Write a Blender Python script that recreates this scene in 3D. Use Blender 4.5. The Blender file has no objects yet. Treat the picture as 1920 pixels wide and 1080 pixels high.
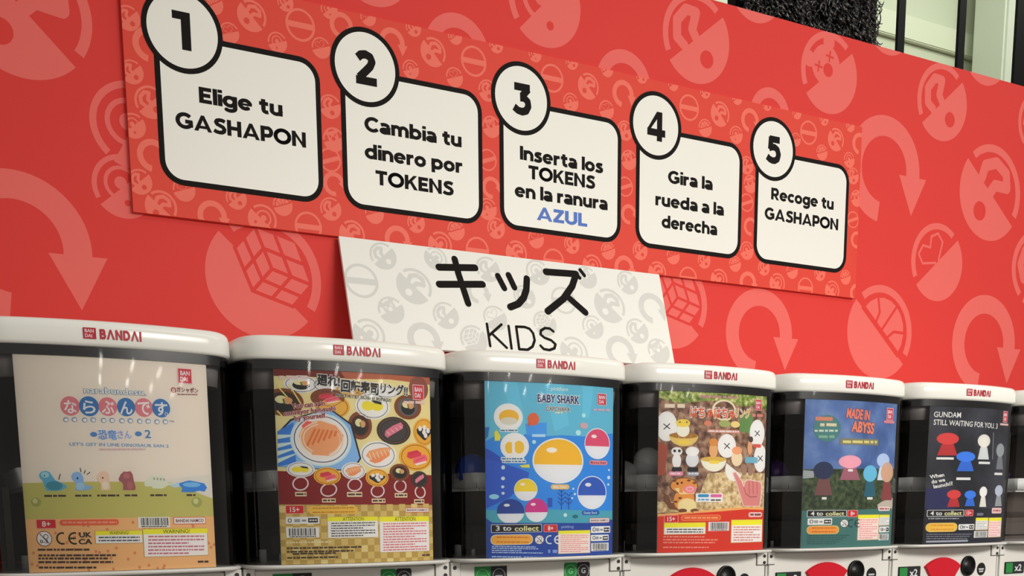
import bpy, bmesh, math, random
from mathutils import Vector, Matrix
from math import sin, cos, pi, radians
random.seed(7)
S = bpy.context.scene
COL = S.collection
ZO = 1.25                                   # height of the measured origin above the shop floor

# ------------------------------------------------------------------ camera
F, PX, PY = 2016.4, 960.0, 1280.0           # focal length and principal point of the cropped phone picture, pixels
YAW, PIT, ROL = 0.50345, -0.16006, -0.0075
CAM = Vector((0.0518, -1.7382, ZO + 0.0036))
fw = Vector((sin(YAW)*cos(PIT), cos(YAW)*cos(PIT), sin(PIT)))
r0 = Vector((cos(YAW), -sin(YAW), 0.0)); u0 = r0.cross(fw)
RT = cos(ROL)*r0 + sin(ROL)*u0; UP = -sin(ROL)*r0 + cos(ROL)*u0
cd = bpy.data.cameras.new('camera'); cam = bpy.data.objects.new('camera', cd); COL.objects.link(cam)
cd.sensor_fit = 'HORIZONTAL'; cd.sensor_width = 36.0; cd.lens = F/1920*36
cd.shift_x = 0.0; cd.shift_y = (PY-540)/1920; cd.clip_start = 0.02
M = Matrix((RT, UP, -fw)).transposed().to_4x4(); M.translation = CAM
cam.matrix_world = M
S.camera = cam

# ------------------------------------------------------------------ view, world, lights
S.view_settings.view_transform = 'Standard'; S.view_settings.look = 'None'
S.view_settings.gamma = 1.0; S.view_settings.use_curve_mapping = False
S.view_settings.exposure = 0.0
S.cycles.max_bounces = 8; S.cycles.transparent_max_bounces = 16
W = bpy.data.worlds.new('world'); S.world = W; W.use_nodes = True
bg = W.node_tree.nodes['Background']; bg.inputs[0].default_value = (1.0, 0.95, 0.86, 1); bg.inputs[1].default_value = 0.40

def area(name, loc, target, sx, sy, power, col=(1, .95, .86), spread=180):
    l = bpy.data.lights.new(name, 'AREA'); l.shape = 'RECTANGLE'; l.size = sx; l.size_y = sy
    l.energy = power; l.color = col; l.spread = radians(spread)
    o = bpy.data.objects.new(name, l); COL.objects.link(o); o.location = loc
    o.rotation_euler = (Vector(target)-Vector(loc)).to_track_quat('-Z', 'Y').to_euler()
    return o
area('ceiling_lamp_near', (1.75, -1.7, 3.0), (1.6, 0, 1.45), 2.2, .35, 6)
area('ceiling_lamp_side', (3.3, -1.3, 2.9), (2.1, 0, 1.45), 1.4, .3, 5)
area('aisle_lamp', (2.1, -3.2, 2.3), (1.55, 0, 1.08), 2.0, .45, 16.3, (1, .95, .86), 80)
area('back_room_lamp', (3.3, 0.6, 3.4), (3.3, 2.0, 2.5), 1.6, .5, 17, (.95, 1, .88))
for x in (1.33, 3.4, 5.35, 7.3):        # rows of ceiling tubes far down the aisle, mirrored in the clear fronts
    for y, ln in ((-8.2, 1.1), (-12.4, 1.0), (-14.3, .8)):
        area('ceiling_tube', (x, y, 2.95), (x, y, 0), .18, ln, 11, (1, .97, .9))

# ------------------------------------------------------------------ colours and materials
def lin(c):
    c /= 255.0
    return c/12.92 if c <= .04045 else ((c+.055)/1.055)**2.4
KC = (.95, .90, .81)
MATS = {}
def P(r, g, b, rough=.45, spec=.3, gain=1.0):
    """printed ink or plastic of that colour as it reads under the shop's warm light"""
    key = (r, g, b, rough, spec, gain)
    if key not in MATS:
        m = bpy.data.materials.new('ink_%d_%d_%d' % (r, g, b)); m.use_nodes = True
        n = m.node_tree.nodes['Principled BSDF']
        n.inputs['Base Color'].default_value = tuple(min(.92, lin(c)/k*gain) for c, k in zip((r, g, b), KC)) + (1,)
        n.inputs['Roughness'].default_value = rough; n.inputs['Specular IOR Level'].default_value = spec
        MATS[key] = m
    return MATS[key]
CG = 1.3                                    # cards sit behind the tinted case
def I(r, g, b): return P(r, g, b, .5, .2, CG)

def noise_mat(name, ramp, scale, detail=6, rough=.5, bump=0):
    m = bpy.data.materials.new(name); m.use_nodes = True; nt = m.node_tree; n = nt.nodes['Principled BSDF']
    tc = nt.nodes.new('ShaderNodeTexCoord'); no = nt.nodes.new('ShaderNodeTexNoise'); cr = nt.nodes.new('ShaderNodeValToRGB')
    no.inputs['Scale'].default_value = scale; no.inputs['Detail'].default_value = detail
    nt.links.new(tc.outputs['Object'], no.inputs['Vector']); nt.links.new(no.outputs['Fac'], cr.inputs['Fac']); nt.links.new(cr.outputs['Color'], n.inputs['Base Color'])
    e = cr.color_ramp.elements
    while len(e) < len(ramp): e.new(.5)
    for el, (p, c) in zip(e, ramp):
        el.position = p; el.color = tuple(min(.92, lin(v)/k*CG) for v, k in zip(c, KC)) + (1,)
    n.inputs['Roughness'].default_value = rough; n.inputs['Specular IOR Level'].default_value = .2
    if bump:
        b = nt.nodes.new('ShaderNodeBump'); b.inputs['Strength'].default_value = bump; nt.links.new(no.outputs['Fac'], b.inputs['Height']); nt.links.new(b.outputs['Normal'], n.inputs['Normal'])
    return m

def clear_mat(name, tint, ior=1.45, rough=.035):
    m = bpy.data.materials.new(name); m.use_nodes = True; nt = m.node_tree; nt.nodes.clear()
    out = nt.nodes.new('ShaderNodeOutputMaterial'); mix = nt.nodes.new('ShaderNodeMixShader'); fr = nt.nodes.new('ShaderNodeFresnel')
    tr = nt.nodes.new('ShaderNodeBsdfTransparent'); gl = nt.nodes.new('ShaderNodeBsdfGlossy')
    fr.inputs['IOR'].default_value = ior; tr.inputs[0].default_value = tint + (1,); gl.inputs['Roughness'].default_value = rough
    nt.links.new(fr.outputs[0], mix.inputs[0]); nt.links.new(tr.outputs[0], mix.inputs[1]); nt.links.new(gl.outputs[0], mix.inputs[2]); nt.links.new(mix.outputs[0], out.inputs[0])
    return m
CASE = clear_mat('smoked_clear_plastic', (.955, .957, .965))
WHITE = P(236, 231, 216, .18, .5)
WHITE_BODY = P(222, 216, 203, .35, .4)
BLACK = P(28, 25, 24, .5, .3)
INK = P(26, 22, 20, .6, .06)

# ------------------------------------------------------------------ object helpers
def tag(o, label=None, cat=None, group=None, kind=None):
    for k, v in (('label', label), ('category', cat), ('group', group), ('kind', kind)):
        if v: o[k] = v
    return o
def empty(name, loc, label, cat, group=None):
    o = bpy.data.objects.new(name, None); COL.objects.link(o); o.location = loc; o.empty_display_size = .05
    return tag(o, label, cat, group)
def link(name, me, parent=None):
    o = bpy.data.objects.new(name, me); COL.objects.link(o)
    if parent: o.parent = parent
    return o
def bmo(name, bm, mat, parent=None, smooth=False, loc=None):
    bmesh.ops.recalc_face_normals(bm, faces=bm.faces)
    me = bpy.data.meshes.new(name); bm.to_mesh(me); bm.free()
    for m in (mat if isinstance(mat, (list, tuple)) else [mat]): me.materials.append(m)
    if smooth:
        for p in me.polygons: p.use_smooth = True
    o = link(name, me, parent)
    if loc: o.location = loc
    return o
def box(bm, x0, x1, y0, y1, z0, z1, bev=0, mi=0, seg=2):
    v = [bm.verts.new((x, y, z)) for x in (x0, x1) for y in (y0, y1) for z in (z0, z1)]
    fs = [bm.faces.new([v[i] for i in q]) for q in ((0, 1, 3, 2), (4, 6, 7, 5), (0, 4, 5, 1), (2, 3, 7, 6), (0, 2, 6, 4), (1, 5, 7, 3))]
    for f in fs: f.material_index = mi
    if bev:
        es = list({e for f in fs for e in f.edges})
        r = bmesh.ops.bevel(bm, geom=es, offset=bev, segments=seg, affect='EDGES')
        for f in r['faces']: f.material_index = mi
def loft(bm, rings, cap0=True, cap1=True, closed=True):
    vs = [[bm.verts.new(p) for p in rg] for rg in rings]
    n = len(vs[0])
    for a, b in zip(vs, vs[1:]):
        for i in range(n if closed else n-1):
            j = (i+1) % n; bm.faces.new((a[i], a[j], b[j], b[i]))
    if cap0: bm.faces.new(vs[0][::-1])
    if cap1: bm.faces.new(vs[-1])
def cyl(bm, c, axis, r, h, n=24, bev=0):
    """cylinder from c along axis ('y' or 'z') with an optional rounded far rim"""
    prof = [(r, 0), (r, h-bev), (r-bev*.3, h-bev*.3), (r-bev, h)] if bev else [(r, 0), (r, h)]
    rings = []
    for rr, hh in prof:
        rg = []
        for k in range(n):
            a = 2*pi*k/n
            rg.append((c[0]+rr*cos(a), c[1]+hh, c[2]+rr*sin(a)) if axis == 'y' else (c[0]+rr*cos(a), c[1]+rr*sin(a), c[2]+hh))
        rings.append(rg)
    loft(bm, rings)

# ------------------------------------------------------------------ picture ray -> point on a real surface (measuring only)
def ray(x, y): return fw + RT*((x-PX)/F) + UP*((PY-y)/F)
def on_y(x, y, Y):
    d = ray(x, y); return CAM + d*((Y-CAM.y)/d.y)

# ------------------------------------------------------------------ flat print: many inked shapes in one mesh
TEXT_CACHE = {}
def glyphs(s, bold):
    key = (s, bold)
    if key not in TEXT_CACHE:
        c = bpy.data.curves.new('t', 'FONT'); c.body = s; c.offset = bold; c.resolution_u = 3 if len(s) < 12 else 2
        o = bpy.data.objects.new('t', c); COL.objects.link(o)
        me = bpy.data.meshes.new_from_object(o.evaluated_get(bpy.context.evaluated_depsgraph_get()))
        vs = [(v.co.x, v.co.y) for v in me.vertices]; fs = [tuple(p.vertices) for p in me.polygons]
        bpy.data.objects.remove(o); bpy.data.curves.remove(c); bpy.data.meshes.remove(me)
        xs = [v[0] for v in vs] or [0]; ys = [v[1] for v in vs] or [0]
        TEXT_CACHE[key] = (vs, fs, min(xs), max(xs), min(ys), max(ys))
    return TEXT_CACHE[key]
CAP = glyphs('H', 0)[5]

class Print:
    """collects coloured shapes in a picture frame (ox, oy, s) and lays them out in the surface's own metres"""
    def __init__(self, mp, eps=.0001):
        self.mp = mp; self.v = []; self.f = []; self.mats = []; self.eps = eps; self.fr = (0, 0, 1); self.n = 0
    def frame(self, ox, oy, s): self.fr = (ox, oy, s)
    def uv(self, x, y):
        ox, oy, s = self.fr; return self.mp(ox+x/s, oy+y/s)
    def sc(self, x, y):
        a = self.uv(x-2, y); b = self.uv(x+2, y); c = self.uv(x, y-2); d = self.uv(x, y+2)
        return abs(b[0]-a[0])/4, abs(c[1]-d[1])/4
    def mi(self, m):
        if m not in self.mats: self.mats.append(m)
        return self.mats.index(m)
    def raw(self, pts, m, l, faces=None):
        self.n = (self.n+1) % 32; l += self.n*.01                 # no two inks lie in exactly the same plane
        b = len(self.v); self.v += [(p[0], p[1], l) for p in pts]; k = self.mi(m)
        for f in (faces or [tuple(range(len(pts)))]):
            a = sum(pts[f[i-1]][0]*pts[f[i]][1]-pts[f[i]][0]*pts[f[i-1]][1] for i in range(len(f)))
            self.f.append((tuple(b+i for i in (f if a > 0 else f[::-1])), k))
    def poly(self, pts, m, l=1): self.raw([self.uv(*p) for p in pts], m, l)
    def local(self, cx, cy, pts, m, l, faces=None, rot=0):
        u, v = self.uv(cx, cy); sx, sy = self.sc(cx, cy); c, s = cos(radians(rot)), sin(radians(rot))
        self.raw([(u+sx*(c*x-s*y), v+sy*(s*x+c*y)) for x, y in pts], m, l, faces)
    def rect(self, x0, y0, x1, y1, m, l=1, r=0, rot=0):
        w, h = (x1-x0)/2, (y1-y0)/2
        if r:
            r = min(r, w, h); pts = []
            for qx, qy, a0 in ((w-r, h-r, 0), (-w+r, h-r, 90), (-w+r, -h+r, 180), (w-r, -h+r, 270)):
                pts += [(qx+r*cos(radians(a0+k*18)), qy+r*sin(radians(a0+k*18))) for k in range(6)]
        else: pts = [(-w, -h), (w, -h), (w, h), (-w, h)]
        self.local((x0+x1)/2, (y0+y1)/2, pts, m, l, None, rot)
    def ell(self, cx, cy, rx, ry, m, l=1, a0=0, a1=360, rot=0, n=28):
        pts = [(rx*cos(radians(a0+(a1-a0)*k/n)), ry*sin(radians(a0+(a1-a0)*k/n))) for k in range(n if a1-a0 == 360 else n+1)]
        self.local(cx, cy, pts, m, l, None, rot)
    def ring(self, cx, cy, rx, ry, t, m, l=1, a0=0, a1=360, rot=0, n=32):
        pts = []
        for k in range(n+1):
            a = radians(a0+(a1-a0)*k/n); pts += [(rx*cos(a), ry*sin(a)), ((rx-t)*cos(a), (ry-t)*sin(a))]
        self.local(cx, cy, pts, m, l, [(2*k, 2*k+2, 2*k+3, 2*k+1) for k in range(n)], rot)
    def stroke(self, pts, w, m, l=1, caps=True):
        q = [self.uv(*p) for p in pts]; sx, sy = self.sc(*pts[0]); hw = w/2*(sx+sy)/2
        for a, b in zip(q, q[1:]):
            d = Vector((b[0]-a[0], b[1]-a[1])); n = Vector((-d.y, d.x)).normalized()*hw
            self.raw([(a[0]+n.x, a[1]+n.y), (a[0]-n.x, a[1]-n.y), (b[0]-n.x, b[1]-n.y), (b[0]+n.x, b[1]+n.y)], m, l)
        for p in (q if caps else q[1:-1]):
            self.raw([(p[0]+hw*cos(2*pi*k/14), p[1]+hw*sin(2*pi*k/14)) for k in range(14)], m, l)
    def text(self, s, cx, cy, w, h, m, l=2, bold=.012, rot=0, out=None, ob=.05, shear=0):
        """s centred at cx,cy; w = width, h = capital height, both in frame pixels"""
        vs, fs, x0, x1, y0, y1 = glyphs(s, bold); sx, sy = self.sc(cx, cy)
        hh = max(y1, CAP*.8) if any(ord(c) > 0x2E80 for c in s) else CAP
        fx = w/(x1-x0) if w else h/hh*sy/sx; fy = h/hh
        self.local(cx, cy, [((x-(x0+x1)/2)*fx+shear*y*fx, (y-hh/2)*fy) for x, y in vs], m, l, fs, rot)
        if out:
            vs, fs, a0, a1, b0, b1 = glyphs(s, bold+ob)
            self.local(cx, cy, [((x-(x0+x1)/2)*fx+shear*y*fx, (y-hh/2)*fy) for x, y in vs], out, l-.5, fs, rot)
    def greek(self, x0, x1, y, h, m, l=2):
        """a line of print too small to read: short dashes"""
        x = x0
        while x < x1-h*.4:
            k = min(random.choice((1.1, 1.8, 2.6, 3.4))*h, x1-x); self.rect(x, y-h*.42, x+k, y+h*.42, m, l); x += k+h*.45
    def mesh(self, place, cuts=()):
        bm = bmesh.new(); vs = [bm.verts.new((a, b, c*self.eps)) for a, b, c in self.v]
        for idx, k in self.f:
            try: f = bm.faces.new([vs[i] for i in idx]); f.material_index = k
            except ValueError: pass
        for c in cuts:
            bmesh.ops.bisect_plane(bm, geom=bm.verts[:]+bm.edges[:]+bm.faces[:], dist=1e-7, plane_co=(c, 0, 0), plane_no=(1, 0, 0))
        for v in bm.verts: v.co = place(v.co.x, v.co.y, v.co.z)
        me = bpy.data.meshes.new('print'); bm.to_mesh(me); bm.free()
        for m in self.mats: me.materials.append(m)
        return me

# heavy geometric lettering (capital height 1) drawn from strokes and slabs
SW = .242; HW = SW/2
def _a(cx, cy, rx, ry, a0, a1, n=18): return [(cx+rx*cos(radians(a0+(a1-a0)*k/n)), cy+ry*sin(radians(a0+(a1-a0)*k/n))) for k in range(n+1)]
def _v(x, y0=0, y1=1): return [(x, y0), (x, y1)]
def _h(x0, x1, y): return [(x0, y), (x1, y)]
_h1 = 1-HW; _o = (.275, .265)
HEAVY = {   # width, strokes, solid slabs
 'E': (.67, [_v(HW), _h(0, .66, _h1), _h(0, .60, .5), _h(0, .67, HW)], []),
 'G': (.95, [_a(.5, .5, .4, .4, 42, 338), _h(.52, .93, .46), _v(.83, .12, .53)], []),
 'A': (1.02, [], [[(0, 0), (.42, 1), (.60, 1), (.51, .70), (.235, 0)], [(.42, 1), (.60, 1), (1.02, 0), (.785, 0), (.51, .70)], [(.25, .17), (.77, .17), (.70, .35), (.32, .35)]]),
 'V': (1.02, [], [[(0, 0), (.42, 1), (.60, 1), (.51, .70), (.235, 0)], [(.42, 1), (.60, 1), (1.02, 0), (.785, 0), (.51, .70)]]),
 'S': (.76, [[(.70, .82), (.56, .885), (.40, .895), (.25, .85), (.19, .73), (.26, .61), (.42, .54), (.58, .465), (.655, .34), (.62, .19), (.5, .115), (.36, .105), (.2, .13), (.06, .21)]], []),
 'H': (.83, [_v(HW), _v(.83-HW), _h(0, .83, .5)], []),
 'P': (.74, [_v(HW), _h(0, .42, _h1), _a(.42, .64, .22, .255, -90, 90), _h(0, .42, .385)], []),
 'O': (1.04, [_a(.52, .5, .42, .4, 0, 360, 32)], []),
 'N': (.86, [_v(HW), _v(.86-HW)], [[(0, 1), (.19, 1), (.86, 0), (.67, 0)]]),
 'C': (.88, [_a(.5, .5, .4, .4, 42, 318)], []),
 'T': (.76, [_h(0, .76, _h1), _v(.38)], []),
 'K': (.85, [_v(HW)], [[(.19, .26), (.19, .54), (.58, 1), (.83, 1)], [(.31, .50), (.46, .66), (.87, 0), (.61, 0)]]),
 'I': (.21, [_v(HW)], []),
 'R': (.80, [_v(HW), _h(0, .42, _h1), _a(.42, .655, .23, .24, -90, 90), _h(0, .42, .415)], [[(.30, .36), (.53, .36), (.80, 0), (.54, 0)]]),
 'Z': (.72, [_h(.02, .70, _h1), _h(0, .72, HW)], [[(0, .18), (.43, .82), (.70, .82), (.28, .18)]]),
 'U': (.82, [_v(HW, .41), _a(.41, .42, .308, .318, 180, 360), _v(.82-HW, .41)], []),
 'L': (.62, [_v(HW), _h(0, .62, HW)], []),
 'B': (.76, [_v(HW), _h(0, .42, _h1), _a(.42, .71, .19, .185, -90, 90), _h(0, .46, .525), _a(.46, .315, .2, .21, -90, 90), _h(0, .46, HW)], []),
 'D': (.88, [_v(HW), _h(0, .36, _h1), _a(.36, .5, .41, .395, -90, 90), _h(0, .36, HW)], []),
 'l': (.205, [_v(HW, 0, 1.02)], []),
 'i': (.205, [_v(HW, 0, .74), _v(HW, .83, 1.03)], []),
 'e': (.76, [_a(.38, .37, *_o, 0, 318)], [[(.12, .30), (.75, .30), (.75, .40), (.70, .44), (.12, .44)]]),
 'g': (.76, [_a(.37, .38, .27, .26, 0, 360), _v(.655, .0, .74), _a(.375, .0, .28, .19, 0, -140)], []),
 't': (.54, [[(.25, .93), (.25, .27), (.29, .15), (.39, .105), (.52, .125)], _h(.02, .52, .645)], []),
 'u': (.72, [_v(HW, .31, .74), _a(.36, .33, .255, .225, 180, 360), _v(.72-HW, 0, .74)], []),
 'a': (.67, [[(.08, .59), (.2, .64), (.36, .645), (.49, .60), (.555, .48)], _v(.56, 0, .5), _a(.325, .215, .222, .12, 0, 360)], []),
 'm': (1.12, [_v(HW, 0, .74), _a(.333, .40, .228, .245, 0, 180), _v(.56, 0, .42), _a(.788, .40, .228, .245, 0, 180), _v(1.015, 0, .42)], []),
 'n': (.72, [_v(HW, 0, .74), _a(.36, .38, .255, .262, 0, 180), _v(.615, 0, .40)], []),
 'h': (.72, [_v(HW, 0, 1.02), _a(.36, .38, .255, .262, 0, 180), _v(.615, 0, .40)], []),
 'b': (.78, [_v(HW, 0, 1.02), _a(.39, .37, .285, .265, 0, 360)], []),
 'd': (.78, [_v(.78-HW, 0, 1.02), _a(.39, .37, .285, .265, 0, 360)], []),
 'p': (.78, [_v(HW, -.24, .74), _a(.39, .37, .285, .265, 0, 360)], []),
 'o': (.76, [_a(.38, .37, *_o, 0, 360)], []),
 'r': (.48, [_v(HW, 0, .74), [(.11, .40), (.16, .52), (.27, .61), (.47, .635)]], []),
 's': (.60, [[(.54, .605), (.42, .645), (.3, .65), (.18, .61), (.15, .52), (.24, .435), (.38, .37), (.49, .30), (.485, .17), (.38, .1), (.26, .095), (.13, .115), (.03, .17)]], []),
 'c': (.66, [_a(.38, .37, *_o, 48, 312)], []),
 '2': (.72, [[(.08, .76), (.19, .86), (.35, .895), (.51, .84), (.57, .71), (.50, .56), (.34, .40), (.12, .19)], _h(.01, .72, HW)], [[(0, .03), (.06, .22), (.3, .3), (.26, .1)]]),
 '3': (.72, [_h(.06, .68, _h1), [(.62, .86), (.36, .59)], [(.29, .545), (.46, .55), (.59, .46), (.615, .31), (.53, .16), (.37, .105), (.2, .13), (.05, .22)]], []),
 '4': (.84, [_v(.57), _h(.0, .84, .285)], [[(.02, .22), (.02, .40), (.44, 1), (.66, 1)]]),
 '5': (.72, [_h(.14, .66, _h1), [(.215, .95), (.185, .50)], [(.12, .53), (.25, .585), (.4, .60), (.55, .53), (.62, .36), (.57, .19), (.43, .11), (.3, .105), (.16, .14), (.03, .22)]], []),
 ' ': (.26, [], []),
}
def heavy(p, s, cx, cy, w, h, m, l, gap=.058):
    """heavy lettering of width w and capital height h centred on cx, cy (print frame must be metres)"""
    tot = sum(HEAVY[c][0]+gap for c in s)-gap; fx = w/tot; x = cx-w/2; y0 = cy-h/2
    for c in s:
        wd, st, sl = HEAVY[c]
        for poly in sl: p.raw([(x+a*fx, y0+b*h) for a, b in poly], m, l)
        for pts in st:
            for (a, b), (e, f) in zip(pts, pts[1:]):
                d = Vector((e-a, f-b)); n = Vector((-d.y, d.x)).normalized()*HW
                q = [(a+n.x, b+n.y), (a-n.x, b-n.y), (e-n.x, f-n.y), (e+n.x, f+n.y)]
                p.raw([(x+u*fx, y0+v*h) for u, v in q], m, l)
            for a, b in pts[1:-1]: p.raw([(x+(a+HW*cos(pi*k/7))*fx, y0+(b+HW*sin(pi*k/7))*h) for k in range(14)], m, l)
        x += (wd+gap)*fx

# ------------------------------------------------------------------ capsule pattern pictograms (wall, sign and board share them)
def picto(p, kind, cx, cy, R, m, hole, l=1, rot=0):
    """p in metres (identity map); R = radius"""
    c, s = cos(radians(rot)), sin(radians(rot))
    def T(x, y): return (cx+R*(c*x-s*y), cy+R*(s*x+c*y))
    def arc(r0, r1, a0, a1, n=24, mm=m, ll=l, ox=0, oy=0):
        pts = []
        for k in range(n+1):
            a = radians(a0+(a1-a0)*k/n); pts += [T(ox+r0*cos(a), oy+r0*sin(a)), T(ox+r1*cos(a), oy+r1*sin(a))]
        p.raw(pts, mm, ll, [(2*k, 2*k+2, 2*k+3, 2*k+1) for k in range(n)])
    def pg(pts, mm=m, ll=l): p.raw([T(*q) for q in pts], mm, ll)
    def disc(x, y, r, mm=m, ll=l): pg([(x+r*cos(2*pi*k/20), y+r*sin(2*pi*k/20)) for k in range(20)], mm, ll)
    def line(pts, w, mm=m, ll=l):
        q = [T(*a) for a in pts]
        if w > .1:
            for a in pts: disc(a[0], a[1], w/2, mm, ll)
        for a, b in zip(q, q[1:]):
            d = Vector((b[0]-a[0], b[1]-a[1])); n = Vector((-d.y, d.x)).normalized()*w*R/2; e = d.normalized()*(0 if w > .1 else w*R*.25)
            p.raw([(a[0]+n.x-e.x, a[1]+n.y-e.y), (a[0]-n.x-e.x, a[1]-n.y-e.y), (b[0]-n.x+e.x, b[1]-n.y+e.y), (b[0]+n.x+e.x, b[1]+n.y+e.y)], mm, ll)
    if kind == 'arrow':                       # ring turning clockwise into an arrow head
        arc(1, .62, -5, 262, 40)
        pg([(.42, -.04), (1.2, -.04), (.81, -.78)])
        return
    if kind == 'bar':
        arc(1, .84, 0, 360, 36); pg([(-.88, -.2), (.88, -.2), (.88, .16), (-.88, .16)]); return
    # split capsule: solid half below, thin arc above
    half = [(cos(radians(a)), sin(radians(a))) for a in range(180, 361, 6)]
    arc(1, .84, 12, 168, 24)
    if kind == 'hook':                        # token coming out on a bent arm
        pg(half)
        disc(.0, -.52, .2, hole, l+1)
        line([(-.02, -.1), (.0, .22), (.32, .46), (.1, .66), (-.28, .6), (-.5, .3), (-.42, .05)], .24)
    elif kind == 'heart':
        pg(half); line([(-.05, .02), (-.48, .3), (-.46, .58), (-.2, .66), (0, .46), (.2, .66), (.46, .58), (.48, .3), (.08, .02)], .06)
    elif kind == 'bear':
        pg(half); disc(0, .22, .5); disc(-.42, .62, .2); disc(.42, .62, .2); disc(0, .08, .17, hole, l+1)
        for sx in (-.24, .24):
            line([(sx-.09, .23), (sx+.09, .41)], .05, hole, l+1); line([(sx-.09, .41), (sx+.09, .23)], .05, hole, l+1)
    elif kind == 'ball':
        pg(half); disc(0, .05, .7, m, l)
        for q in ([(0, .74), (0, 0)], [(-.55, .5), (-.3, .3), (-.22, 0)], [(.55, .5), (.3, .3), (.22, 0)], [(-.68, .06), (.68, .06)], [(-.75, 0), (.75, 0)]): line(q, .06, hole, l+1)
    elif kind == 'cube':
        pg(half); pg([(-.62, 0), (-.62, .5), (0, .82), (.62, .5), (.62, 0), (0, -.3)], m, l)
        for q in ([(-.62, .5), (0, .2), (.62, .5)], [(0, .2), (0, -.32)], [(-.31, .66), (.31, .35), (.31, -.15)], [(.31, .66), (-.31, .35), (-.31, -.15)], [(-.62, .22), (0, -.06), (.62, .22)], [(-.66, 0), (0, -.32), (.66, 0)]): line(q, .06, hole, l+1)
    elif kind == 'swirl':
        pg(half); arc(.55, .43, -20, 250, 20, ox=0, oy=.12); disc(0, .14, .2); disc(-.25, -.45, .1, hole, l+1)
    else: pg(half)

# ------------------------------------------------------------------ the setting
def box_obj(name, x0, x1, y0, y1, z0, z1, mat, bev=0, kind='structure'):
    bm = bmesh.new(); box(bm, x0, x1, y0, y1, z0, z1, bev); o = bmo(name, bm, mat); o['kind'] = kind; return o
box_obj('floor', -6, 6, -14, 5, -.1, 0, P(150, 140, 126, .35, .5))
RED = P(214, 60, 53, .55, .12); PINK = P(227, 102, 92, .55, .12)
WY = .008                                   # face of the red wall, just behind the sign panel
WTOP = ZO + .949
wall = Print(lambda x, y: (x, y), .0001)
ident = wall.mp
wall.raw([(-1.2, 0), (4.4, 0), (4.4, WTOP), (-1.2, WTOP)], RED, 0)
def wall_icon(px, py, vert, kind, rot):
    c = on_y(px, py, WY); t = on_y(px, py-vert/2, WY); picto(wall, kind, c.x, c.z, t.z-c.z, PINK, RED, 1, rot)
for a in [(44, 18, 262, 'hook', -45), (28, 462, 288, 'arrow', 0), (250, 236, 166, 'swirl', 60), (496, 520, 232, 'cube', -42),
          (1022, 4, 172, 'swirl', 45), (1306, 72, 172, 'hook', 38), (1555, 137, 156, 'bear', 38), (1767, 192, 148, 'hook', 40),
          (1658, 318, 205, 'arrow', 0), (1857, 362, 184, 'hook', -38), (1757, 492, 148, 'heart', 40), (1650, 623, 178, 'ball', -40),
          (1424, 626, 170, 'arrow', 0), (1845, 645, 185, 'arrow', 0), (858, 98, 146, 'arrow', 0), (1170, 160, 134, 'arrow', 0), (1444, 216, 104, 'arrow', 0),
          (700, -70, 165, 'swirl', 40), (1418, -30, 148, 'ball', 40), (1668, 35, 140, 'heart', 40), (1850, 92, 140, 'cube', 38),
          (1945, 232, 120, 'heart', 60), (1943, 505, 150, 'hook', 60), (232, 350, 120, 'swirl', 40), (1262, 570, 170, 'cube', -40)]: wall_icon(*a)
# clip pictograms that run past the wall's upper edge, then give the wall its thickness
bm = bmesh.new(); vs = [bm.verts.new((a, WY-c*wall.eps, b)) for a, b, c in wall.v]
for idx, k in wall.f:
    try: bm.faces.new([vs[i] for i in idx]).material_index = k
    except ValueError: pass
bmesh.ops.bisect_plane(bm, geom=bm.verts[:]+bm.edges[:]+bm.faces[:], dist=1e-6, plane_co=(0, 0, WTOP), plane_no=(0, 0, 1), clear_outer=True)
box(bm, -1.2, 4.4, WY+.0005, .07, 0, WTOP, 0, wall.mi(RED))
me = bpy.data.meshes.new('wall'); bm.to_mesh(me); bm.free()
for m in wall.mats: me.materials.append(m)
o = link('wall_back', me); o['kind'] = 'structure'

# beyond the wall's top edge: pale partition, its ledge, dark mullions, shaggy black column
PALE = P(194, 196, 166, .4, .3); PALE2 = P(206, 207, 176, .3, .4)
box_obj('wall_rear', .6, 5.2, 1.60, 1.68, 0, 4.2, PALE)
d = on_y(1905, 60, 1.6)
box_obj('trim_1', 3.0, 5.2, 1.572, 1.598, 3.10, 3.19, PALE2, .004)
bm = bmesh.new(); box(bm, 4.02, 4.30, 1.36, 1.52, 0, 4.2, .01); o = bmo('column', bm, P(194, 196, 172, .45, .3)); o['kind'] = 'structure'
def post(x0, x1, label):
    a, b = on_y(x0, 60, .9), on_y(x1, 60, .9)
    bm = bmesh.new(); box(bm, a.x, b.x, .9, .91, 0, 4.2, .002)
    o = bmo('window_post', bm, P(12, 11, 11, .7, .1)); tag(o, label, 'post', 'black window posts')
post(1683, 1697.5, 'narrow black upright post just right of the shaggy black panel')
post(1797, 1811, 'narrow black upright post in the middle of the pale window')
post(1905, 1935, 'thick black upright post at the far right edge')
sh = empty('shaggy_panel', (2.0, .3, 0), 'curly black shaggy panel rising behind the top edge of the red wall', 'panel')
a = on_y(1388, 20, .3); b = on_y(1654, 20, .3)
bm = bmesh.new(); box(bm, a.x-2.0, b.x-2.0, .012, .05, 0, 2.9, .005); bmo('backing', bm, P(14, 13, 13, .7, .2), sh)
bm = bmesh.new()
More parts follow.
